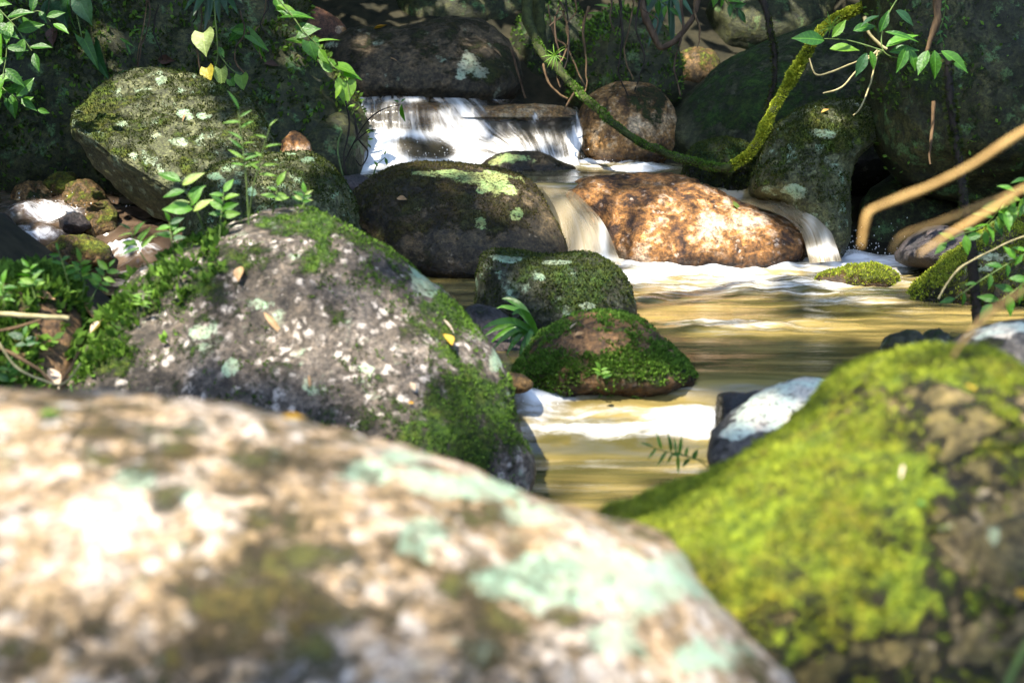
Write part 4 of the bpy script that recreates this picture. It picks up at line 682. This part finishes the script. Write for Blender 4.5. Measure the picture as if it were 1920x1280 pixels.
def strap_plant(name, label, base, d, tips, w, mat, rise=30, cat='plant', seed=1, group=None):
    r_ = np.random.default_rng(seed); p0 = P(*base, d); root_ = empty(name, tuple(p0)); tag(root_, label, cat, group)
    for (a, b) in tips:
        q = r_.uniform(-.06, .12); m1 = P(base[0]+(a-base[0])*.4, base[1]+(b-base[1])*.4-rise, d-q*.5); m2 = P(base[0]+(a-base[0])*.78, base[1]+(b-base[1])*.78-rise*.65, d-q)
        ribbon('leaf', [p0, m1, m2, P(a, b, d-q*1.3)], w*d/FPX*r_.uniform(.8, 1.15), M[mat], root_, p0)
    return root_
strap_plant('strap_leaf_plant', 'dark strap-leaved plant drooping from the top edge, left of centre', (400, -25), 10.3, [(345, 22), (362, 30), (384, 58), (392, 40), (412, 44), (428, 30), (446, 26), (455, 8), (375, 10)], 6.5, 'leafB', 12, seed=3)
strap_plant('grass_clump', 'bright green grass clump between the blocky and the low mossy boulder', (1008, 628), 6.95, [(902, 618), (906, 632), (918, 645), (930, 578), (940, 560), (925, 655), (955, 640), (960, 590), (948, 668), (985, 660), (972, 675)], 6.0, 'leafA', 22, 'grass', 5)
strap_plant('strap_leaf_plant', 'dark strap-leaved plant hanging at the top behind the liana', (1255, -30), 11.6, [(1200, 40), (1215, 90), (1232, 70), (1262, 95), (1285, 60), (1300, 30)], 6, 'leafB', 4, seed=7)
# --- bare stems and roots
def liana(name, label, line, d, w, mat, group, cat, seed=1, wob=.02, n=8):
    pts = [P(q[0], q[1], q[2] if len(q) > 2 else d) for q in line]; p0 = np.array(pts[0]); k = d/FPX
    rad = [x*k*.5 for x in (w if isinstance(w, (list, tuple)) else [w, w*.7])]
    root_ = empty(name, tuple(p0)); tag(root_, label, cat, group); o, c = tube('stem', pts, rad, M[mat], root_, p0, n=n, wob=wob, seed=seed); return root_, c, p0
def fuzz(root_, c, p0, rad, n, size, mat, seed, t0=0., t1=1., upbias=.6):
    r_ = np.random.default_rng(seed); i = r_.uniform(t0*(len(c)-1), t1*(len(c)-1.001), n); a = i.astype(int); fr = (i-a)[:, None]
    pos = c[a]*(1-fr)+c[a+1]*fr; tg = c[a+1]-c[a]; tg /= np.linalg.norm(tg, axis=1, keepdims=True)
    d = r_.normal(size=(n, 3))+np.array([0, 0, upbias]); d -= (d*tg).sum(1)[:, None]*tg; d /= np.linalg.norm(d, axis=1, keepdims=True)
    pos = pos+d*rad*.75; d2 = d+r_.normal(size=(n, 3))*.5; d2 /= np.linalg.norm(d2, axis=1, keepdims=True)
    L = size*r_.uniform(.5, 1.5, n)[:, None]*(0.6+0.8*(fbm(pos*9, seed, 3)[:, None]+.5)); sd = np.cross(d2, r_.normal(size=(n, 3))); sd /= np.linalg.norm(sd, axis=1, keepdims=True); W = L*.35
    V = np.stack([pos, pos+d2*L*.5+sd*W, pos+d2*L, pos+d2*L*.5-sd*W], 1).reshape(-1, 3)-p0
    me = mesh_from('moss', V, np.arange(4*n).reshape(-1, 4), False); attr(me, 'tone', np.repeat(r_.random(n), 4)); o = link('moss', me, M[mat], root_); o['kind'] = 'stuff'
r0, c, p0 = liana('liana', 'thick moss-furred liana sagging in a U across the upper right', [(985, -30, 11.4), (992, 40, 11.3), (1010, 88, 11.1), (1062, 150, 10.9), (1125, 207, 10.6), (1200, 265, 10.3), (1280, 300, 10.1), (1345, 311, 10.0), (1392, 298, 10.0), (1425, 260, 10.0), (1450, 212, 10.05), (1482, 150, 10.1), (1520, 90, 10.15), (1562, 44, 10.2), (1625, 10, 10.3), (1700, -30, 10.4)], 10.2, [26, 20, 15, 14, 14, 14, 15, 15, 15, 15], 'mossv', None, 'liana', 3, .03)
fuzz(r0, c, p0, 0.028, 9000, 0.014, 'tufG', 5, 0, .55); fuzz(r0, c, p0, 0.028, 15000, 0.020, 'tufY', 6, .50, 1.0)  # darker then brighter moss tone paints the liana's shaded and sunlit halves
for k, (lab, line, d, w, mt) in enumerate([
    ('brown liana bent in a V at the top, right of centre', [(1190, -30), (1212, 40), (1232, 82), (1244, 92), (1272, 68), (1300, 30), (1318, -30)], 11.3, [14, 11, 9], 'bark'),
    ('thin dark liana hanging straight down beside the black boulder', [(1412, -30), (1436, 20), (1447, 80), (1450, 150), (1440, 220), (1437, 290), (1440, 345)], 10.6, [13, 11, 10, 9], 'barkd'),
    ('dark mossy trunk standing at the top behind the liana', [(1010, -60), (1008, 20), (1014, 100)], 11.6, [26, 26, 22], 'mossv'),
    ('rust-brown peeling root hanging at the top right', [(1764, -30), (1758, 30), (1748, 70), (1738, 98)], 8.6, [16, 14, 6], 'root'),
    ('short tan root hanging below the overhang', [(1748, 190), (1747, 240), (1746, 310)], 8.8, [8, 7, 3], 'root'),
    ('thin dark sapling trunk standing in the pool at the right', [(1776, 120), (1788, 230), (1802, 330), (1815, 430), (1828, 520), (1834, 612)], 6.6, [14, 16, 18, 20, 20], 'barkd')]):
    r0, c, p0 = liana('liana' if k < 2 else ('tree_trunk', 'hanging_root', 'hanging_root', 'sapling')[k-2], lab, line, d, w, mt, None, 'liana' if k < 2 else ('trunk', 'root', 'root', 'sapling')[k-2], 10+k)
    if k in (1, 2, 5): fuzz(r0, c, p0, 0.022, 1500, 0.016, 'tufD', 20+k)
for k, (lab, line, d, w) in enumerate([
    ('thick blurred ochre stem crossing the right edge with a bent tip', [(1960, 222), (1900, 258), (1830, 305), (1742, 350), (1680, 374), (1634, 394), (1624, 415), (1616, 462)], 2.5, [10, 12, 10, 14, 9, 12, 5]),
    ('upper of two blurred ochre stems under the bent one', [(1980, 330), (1900, 362), (1840, 385), (1760, 418), (1690, 444), (1672, 470)], 2.55, [9, 11, 8, 10, 5]),
    ('lower short blurred ochre stem under the bent one', [(1900, 372), (1840, 405), (1780, 440), (1722, 478)], 2.6, [9, 10, 4]),
    ('blurred ochre stem leaning over the crest of the yellow-green mossy boulder', [(1980, 520), (1900, 556), (1850, 590), (1810, 632), (1785, 668)], 2.5, [11, 10, 5]),
    ('yellow-green stem in the bottom right corner', [(1960, 1170), (1925, 1215), (1900, 1260), (1880, 1310)], 2.4, [20, 18, 16])]):
    liana('dry_stem', lab, line, d, w, 'straw' if k < 4 else 'stem', 'dry stems in the right foreground', 'stem', 30+k, .004)
for k, (lab, line, d, w, mt) in enumerate([
    ('pale crooked twig drooping from the leafy plant, topmost one', [(1650, 96), (1600, 118), (1560, 135), (1530, 140), (1518, 110)], 8.5, 4, 'twig'), ('pale crooked twig drooping from the leafy plant, middle one', [(1645, 95), (1612, 125), (1578, 165), (1545, 176)], 8.5, 4, 'twig'),
    ('pale forked twig hanging in front of the mossy upright boulder', [(1648, 95), (1640, 130), (1628, 168), (1612, 205), (1600, 218)], 8.5, 4, 'twig'), ('thick pale twig at the base of the leafy plant', [(1622, 32), (1630, 62), (1650, 84), (1662, 92)], 8.5, 7, 'twig'),
    ('long yellow-brown stick across the earth mound at the left edge', [(-60, 585), (40, 590), (130, 598)], 5.2, 13, 'twig'), ('brown root curving down the earth mound', [(-40, 640), (20, 660), (70, 690), (105, 725), (130, 690), (145, 660)], 5.15, 8, 'root'),
    ('thin stick lying across the earth mound below the long stick', [(-40, 625), (30, 615), (80, 600)], 5.2, 8, 'root'), ('thin root looping on the lower earth mound', [(0, 640), (40, 690), (110, 720), (150, 680)], 5.1, 5, 'twig'),
    ('dark tangled stem hanging beside the waterfall, leftmost', [(648, 190), (655, 240), (645, 290), (650, 325)], 10.0, 4, 'barkd'), ('dark looping stem hanging beside the waterfall', [(665, 215), (672, 260), (690, 285), (678, 310), (668, 300)], 10.0, 4, 'barkd'),
    ('green stem hanging beside the waterfall', [(640, 245), (632, 280), (645, 330)], 10.0, 4, 'stem'),
    ('red-brown twig jutting up right of the waterfall', [(1058, 206), (1068, 188), (1078, 172)], 11.4, 5, 'root'), ('forked thin stick leaning below the long flat boulder', [(958, 90), (968, 130), (985, 185)], 11.9, 5, 'bark'),
    ('tan root arching below the liana start', [(1020, 120), (1030, 155), (1050, 178), (1064, 186)], 11.0, 5, 'root'), ('thin orange stem rising past the trunk at the top', [(1028, 10), (1040, 70), (1062, 90), (1085, 140), (1100, 165)], 11.2, 4, 'root'),
    ('long thin twig crossing the foot of the sapling', [(1760, 560), (1800, 500), (1860, 470), (1920, 445)], 6.2, 5, 'twig')]):
    liana('twig' if 'root' not in lab else 'root', lab, line, d, w, mt, 'thin twigs and roots', 'twig' if 'root' not in lab else 'root', 50+k, .012, 6)
ROOTX = sorted([random.uniform(240, 630) for _ in range(6)])+sorted([random.uniform(1035, 1330) for _ in range(14)])
ORD = ['first', 'second', 'third', 'fourth', 'fifth', 'sixth', 'seventh', 'eighth', 'ninth', 'tenth', 'eleventh', 'twelfth', 'thirteenth', 'fourteenth']
for k, a in enumerate(ROOTX):
    ln = random.uniform(70, 190); d = 11.0 if a > 900 else 10.4; y0 = random.uniform(-40, 20) if a > 900 else random.uniform(-40, 30)
    lab = '%s from the left of the thin roots hanging above the round tan boulder' % ORD[k-6] if a > 900 else '%s from the left of the thin roots hanging down the dark rock wall' % ORD[k]
    liana('hanging_root', lab, [(a, y0), (a+random.uniform(-14, 14), y0+ln*.35), (a+random.uniform(-16, 16), y0+ln*.7), (a+random.uniform(-20, 20), y0+ln)], d, [random.uniform(3, 6), 2.5], random.choice(['root', 'bark', 'barkd']), 'thin roots hanging at the back' if a > 900 else 'thin roots hanging on the rock wall', 'root', 100+k, .03, 6)
# --- right side plants
creeper('leafy_branch', 'leafy branch with glossy green leaves at the upper right', [[(1700, -30), (1660, 40), (1655, 95), (1700, 110), (1770, 100)], [(1655, 95), (1590, 75), (1545, 72)], [(1655, 95), (1640, 110)]], 8.3,
    [(1600, 58, 46, 20, 'oval', 'leafA'), (1556, 92, 52, 5, 'oval', 'leafY'), (1545, 76, 60, 175, 'oval', 'leafA'), (1560, 70, 40, 50, 'oval', 'leafY'), (1625, 100, 44, -115, 'oval', 'leafB'), (1632, 96, 34, -75, 'oval', 'leafA'), (1660, 60, 60, -10, 'narrow', 'leafA'), (1662, 88, 62, 30, 'oval', 'leafA'),
     (1668, 98, 50, 8, 'oval', 'leafA'), (1700, 88, 50, -110, 'oval', 'leafA'), (1705, 92, 40, -70, 'oval', 'leafA'), (1740, 95, 48, -120, 'oval', 'leafA'), (1752, 95, 50, -85, 'oval', 'leafA'), (1765, 96, 60, -35, 'oval', 'leafA'), (1770, 98, 46, -15, 'narrow', 'leafA'), (1650, 60, 40, 70, 'oval', 'leafA'), (1680, 20, 44, -30, 'oval', 'leafB'), (1648, 30, 40, -160, 'oval', 'leafB')], seed=12)
creeper('creeper', 'small-leaved green creeper climbing at the right edge by the thin sapling', [[(1940, 330), (1890, 370), (1850, 420), (1800, 440), (1775, 455)], [(1940, 380), (1880, 400), (1840, 440)], [(1930, 470), (1880, 500), (1830, 530), (1790, 560)], [(1930, 520), (1900, 545), (1870, 565)]], 5.9,
    sprig_leaves([(1940, 330), (1890, 370), (1850, 420), (1775, 455)], 12, 32, 'oval', 'leafA', 21)+sprig_leaves([(1940, 375), (1880, 400), (1840, 440)], 9, 34, 'oval', 'leafA', 22)+sprig_leaves([(1930, 470), (1880, 500), (1790, 560)], 9, 30, 'oval', 'leafA', 23)+sprig_leaves([(1930, 520), (1900, 545), (1860, 570)], 6, 36, 'oval', 'leafA', 24)+sprig_leaves([(1940, 360), (1905, 380), (1880, 390)], 7, 40, 'oval', 'leafY', 25), seed=13)
creeper('leafy_sprig', 'small bright sprig at the top above the root-draped boulder', [[(1200, -30), (1170, 0), (1140, 18)], [(1200, -30), (1230, 0), (1250, 10)]], 11.5, sprig_leaves([(1200, -20), (1165, 0), (1125, 25)], 9, 24, 'narrow', 'leafY', 26)+sprig_leaves([(1210, -20), (1235, 0), (1255, 15)], 6, 26, 'oval', 'leafA', 27), seed=14)
creeper('leafy_sprig', 'leafy sprig dropping into the top edge between the black boulder and the overhang', [[(1350, -30), (1360, 0), (1380, 20)]], 11.0, sprig_leaves([(1340, -20), (1360, 0), (1385, 18)], 7, 26, 'oval', 'leafA', 28), seed=15)
creeper('leafy_sprig', 'tiny-leaved vine on the overhang beside the rust-brown root', [[(1775, -20), (1770, 30), (1762, 60), (1770, 80)]], 8.8, sprig_leaves([(1775, -20), (1770, 30), (1768, 80)], 12, 14, 'oval', 'leafA', 29), seed=16)
for k, (lab, q, d) in enumerate([('small fern star growing on the shaded part of the liana', (1040, 105), 10.75), ('pale star-shaped fern perched on the sunlit part of the liana', (1558, 50), 9.95)]):
    p0 = P(*q, d); e0 = empty('small_fern', tuple(p0)); tag(e0, lab, 'fern', 'star ferns on the liana')
    for j in range(11): put_leaf(lf('strap', 'leafY'), e0, p0, p0, img_dir(j*360/11+random.uniform(-10, 10), .5), nrm(rng), random.uniform(18, 28)*d/FPX)
# stem with a hanging leaf before the waterfall
creeper('creeper', 'arching stem with a single hanging leaf in front of the waterfall', [[(640, 320), (662, 268), (690, 225), (720, 204), (750, 196)], [(662, 268), (690, 245), (705, 243)]], 10.2, [(753, 196, 32, -88, 'oval', 'leafA'), (748, 192, 12, 150, 'oval', 'leafA'), (752, 191, 10, 40, 'oval', 'leafA')], 'barkd', 3.0, seed=17)
creeper('seedling', 'tiny sprout standing before the waterfall foot', [[(700, 330), (706, 310), (722, 296)]], 9.9, [(722, 296, 14, -70, 'oval', 'leafA'), (708, 312, 12, 120, 'oval', 'leafA'), (720, 290, 10, 60, 'oval', 'leafA')], 'stem', 3.0, 'seedlings growing on the rocks', 'plant', 18)
# --- seedlings on the speckled boulder and the mound (nearer than the focus)
for k, (lab, b, t, d, n, ln, kd, mt, mt2) in enumerate([
    ('tall seedling with bright leaves standing before the angular lichened boulder', (468, 420), (448, 205), 5.6, 9, 44, 'narrow', 'leafA', 'leafY'),
    ('slender seedling leaning right before the angular lichened boulder', (470, 420), (505, 238), 5.6, 5, 34, 'narrow', 'leafY', None),
    ('broad pale-leaved seedling left on the speckled boulder crest', (390, 455), (338, 340), 5.5, 6, 62, 'oval', 'leafA', 'leafP'),
    ('seedling with grey-green leaves at the speckled boulder crest', (410, 450), (420, 360), 5.5, 7, 40, 'oval', 'leafA', 'leafY'),
    ('small two-leaved seedling before the dull green boulder', (512, 400), (520, 348), 5.6, 4, 34, 'oval', 'leafY', None),
    ('little pale seedling right on the speckled boulder crest', (560, 396), (572, 362), 5.6, 6, 24, 'oval', 'leafA', 'leafP'),
    ('bushy green seedling at the left shoulder of the speckled boulder', (285, 500), (245, 430), 5.4, 9, 42, 'narrow', 'leafA', 'leafY'),
    ('upright seedling with spoon leaves on the left shoulder of the speckled boulder', (330, 478), (318, 415), 5.45, 6, 36, 'oval', 'leafA', 'leafB'),
    ('thin seedling standing tall in front of the side stream', (135, 560), (110, 468), 5.3, 5, 26, 'oval', 'leafA', None),
    ('low bushy seedling on the mound before the side stream', (80, 570), (55, 500), 5.3, 9, 32, 'oval', 'leafA', 'leafY'),
    ('leafy seedling in the middle of the mound top', (160, 560), (150, 490), 5.3, 9, 30, 'oval', 'leafY', 'leafA'),
    ('seedling at the right end of the mound top', (215, 560), (205, 500), 5.35, 8, 30, 'oval', 'leafA', 'leafY'),
    ('seedling at the left edge of the mound', (10, 600), (5, 530), 5.3, 7, 34, 'oval', 'leafA', None),
    ('dark-leaved seedling low on the mound', (60, 660), (45, 630), 5.15, 5, 34, 'oval', 'leafB', 'leafA'),
    ('mat of young leaves on the lower left of the mound', (25, 740), (15, 690), 5.1, 8, 28, 'oval', 'leafA', None),
    ('seedling at the foot of the earth mound beside the speckled boulder', (165, 740), (150, 700), 5.1, 7, 26, 'oval', 'leafA', 'leafY'),
    ('small fern-like seedling on the mossy left flank of the speckled boulder', (265, 600), (270, 545), 5.25, 9, 26, 'narrow', 'leafY', None),
    ('bright sprout at the edge of the ochre foreground boulder', (165, 765), (140, 742), 4.6, 4, 26, 'narrow', 'leafA', None),
    ('lime sprout growing on the low mossy boulder by the rapid', (1128, 720), (1126, 692), 6.15, 6, 22, 'oval', 'leafY', None),
    ('seedling with drooping leaves over the lower pool', (1300, 870), (1225, 838), 3.9, 7, 44, 'narrow', 'leafA', None),
    ('tiny sprout beside the seedling over the lower pool', (1310, 880), (1278, 850), 3.9, 3, 26, 'oval', 'leafA', None)]):
    key = (['B3']*8+['MND']*8+['B3', 'B3', 'B9', 'B18', 'B18'])[k]; q_, _n = surf(key, *b); d = float((q_-CO)@CF)-0.01; bx_, by_ = proj(q_[None]); b = (float(bx_[0]), float(by_[0])+4)
    seedling(lab, b, t, d, int(n*1.4), ln*.78, kd, mt, 200+k, mt2=mt2, sw=3.0)
# --- fallen leaves
for k, (lab, key, px, py, sz, ang, mt, kd) in enumerate([
    ('bleached pointed dead leaf on the mossy flank of the speckled boulder', 'B3', 200, 605, 46, -75, 'dryp', 'dry'), ('curled brown dead leaf at the edge of the earth mound', 'MND', 150, 570, 60, -60, 'dry', 'dry'), ('pale dead leaf low on the earth mound', 'MND', 88, 690, 50, -80, 'dryp', 'dry'),
    ('brown dead leaf on the top of the earth mound', 'MND', 60, 560, 46, -20, 'dry', 'dry'), ('orange leaf stuck to the right face of the speckled boulder', 'B3', 828, 630, 44, -100, 'dryo', 'dry'), ('straw-coloured narrow leaf above the orange leaf on the speckled boulder', 'B3', 826, 600, 34, -60, 'dryp', 'narrow'),
    ('small cream leaf low on the speckled boulder', 'B3', 766, 712, 22, -70, 'dryp', 'dry'), ('orange fleck of a leaf near the foot of the speckled boulder', 'B3', 765, 755, 12, 0, 'dryo', 'dry'), ('brown leaf stuck at the crest of the speckled boulder', 'B3', 452, 500, 40, -80, 'dry', 'dry'), ('thin straw leaf on the middle of the speckled boulder', 'B3', 500, 590, 60, -50, 'dry', 'narrow'),
    ('tan leaf low right of the middle of the speckled boulder', 'B3', 570, 715, 30, -85, 'dry', 'narrow'), ('round lime leaf lying on the orange boulder', 'B7', 1372, 385, 32, -60, 'leafP', 'heart'), ('tan leaf on top of the low mossy boulder', 'B9', 1070, 622, 18, 40, 'dryp', 'dry'), ('second tan leaf on the bare patch of the low mossy boulder', 'B9', 1075, 633, 20, -10, 'dry', 'dry'),
    ('brown dead leaf curled on the brown boulder', 'B6', 742, 375, 24, -30, 'dry', 'dry'), ('orange leaf on the mossy upright boulder', 'B14', 1538, 214, 16, 20, 'dryo', 'dry'), ('bright orange leaf on the crest of the ochre foreground boulder', 'B1', 520, 794, 46, 0, 'dryo', 'dry'), ('lime leaf on the left crest of the ochre foreground boulder', 'B1', 75, 795, 46, 60, 'leafY', 'oval'),
    ('red-brown narrow leaf on the crest of the yellow-green mossy boulder', 'B2', 1800, 735, 40, -40, 'dryo', 'narrow'), ('tan leaf on the face of the yellow-green mossy boulder', 'B2', 1695, 880, 34, -100, 'dryp', 'narrow'), ('orange leaf at the right edge of the yellow-green mossy boulder', 'B2', 1890, 1110, 40, -30, 'dryo', 'dry'),
    ('lime fleck of a leaf on the face of the yellow-green mossy boulder', 'B2', 1720, 945, 20, -30, 'leafY', 'oval'), ('brown twig-like leaf on the angular lichened boulder', 'B4', 345, 218, 20, -100, 'dry', 'narrow'), ('dark dead leaf above the angular lichened boulder', 'WALL', 300, 122, 36, -10, 'dryd', 'dry'), ('dark dead leaf on the wall right of the yellow leaf pair', 'WALL', 490, 124, 30, -20, 'dryd', 'dry'),
    ('large brown dead leaf on the wall at the top left', 'WALL', 110, 58, 44, -80, 'dryd', 'dry'), ('yellow leaf on the long flat boulder above the fall', 'B10', 700, 56, 26, 0, 'dryo', 'dry'), ('brown stick-like leaf on the long flat boulder', 'B10', 735, 112, 16, -30, 'dry', 'narrow'), ('red-brown leaf on the right of the long flat boulder', 'B10', 925, 95, 20, -40, 'dry', 'narrow')]):
    p, n_ = surf(key, px, py); dd = (p-CO)@CF; p = p+n_*0.012; o = link('fallen_leaf', lf(kd, mt)); dv = img_dir(ang); o.matrix_basis = orient(p, dv-n_*(dv@n_), n_, sz*dd/FPX, 1.0)
    tag(o, lab, 'leaf', 'fallen leaves lying on the rocks')
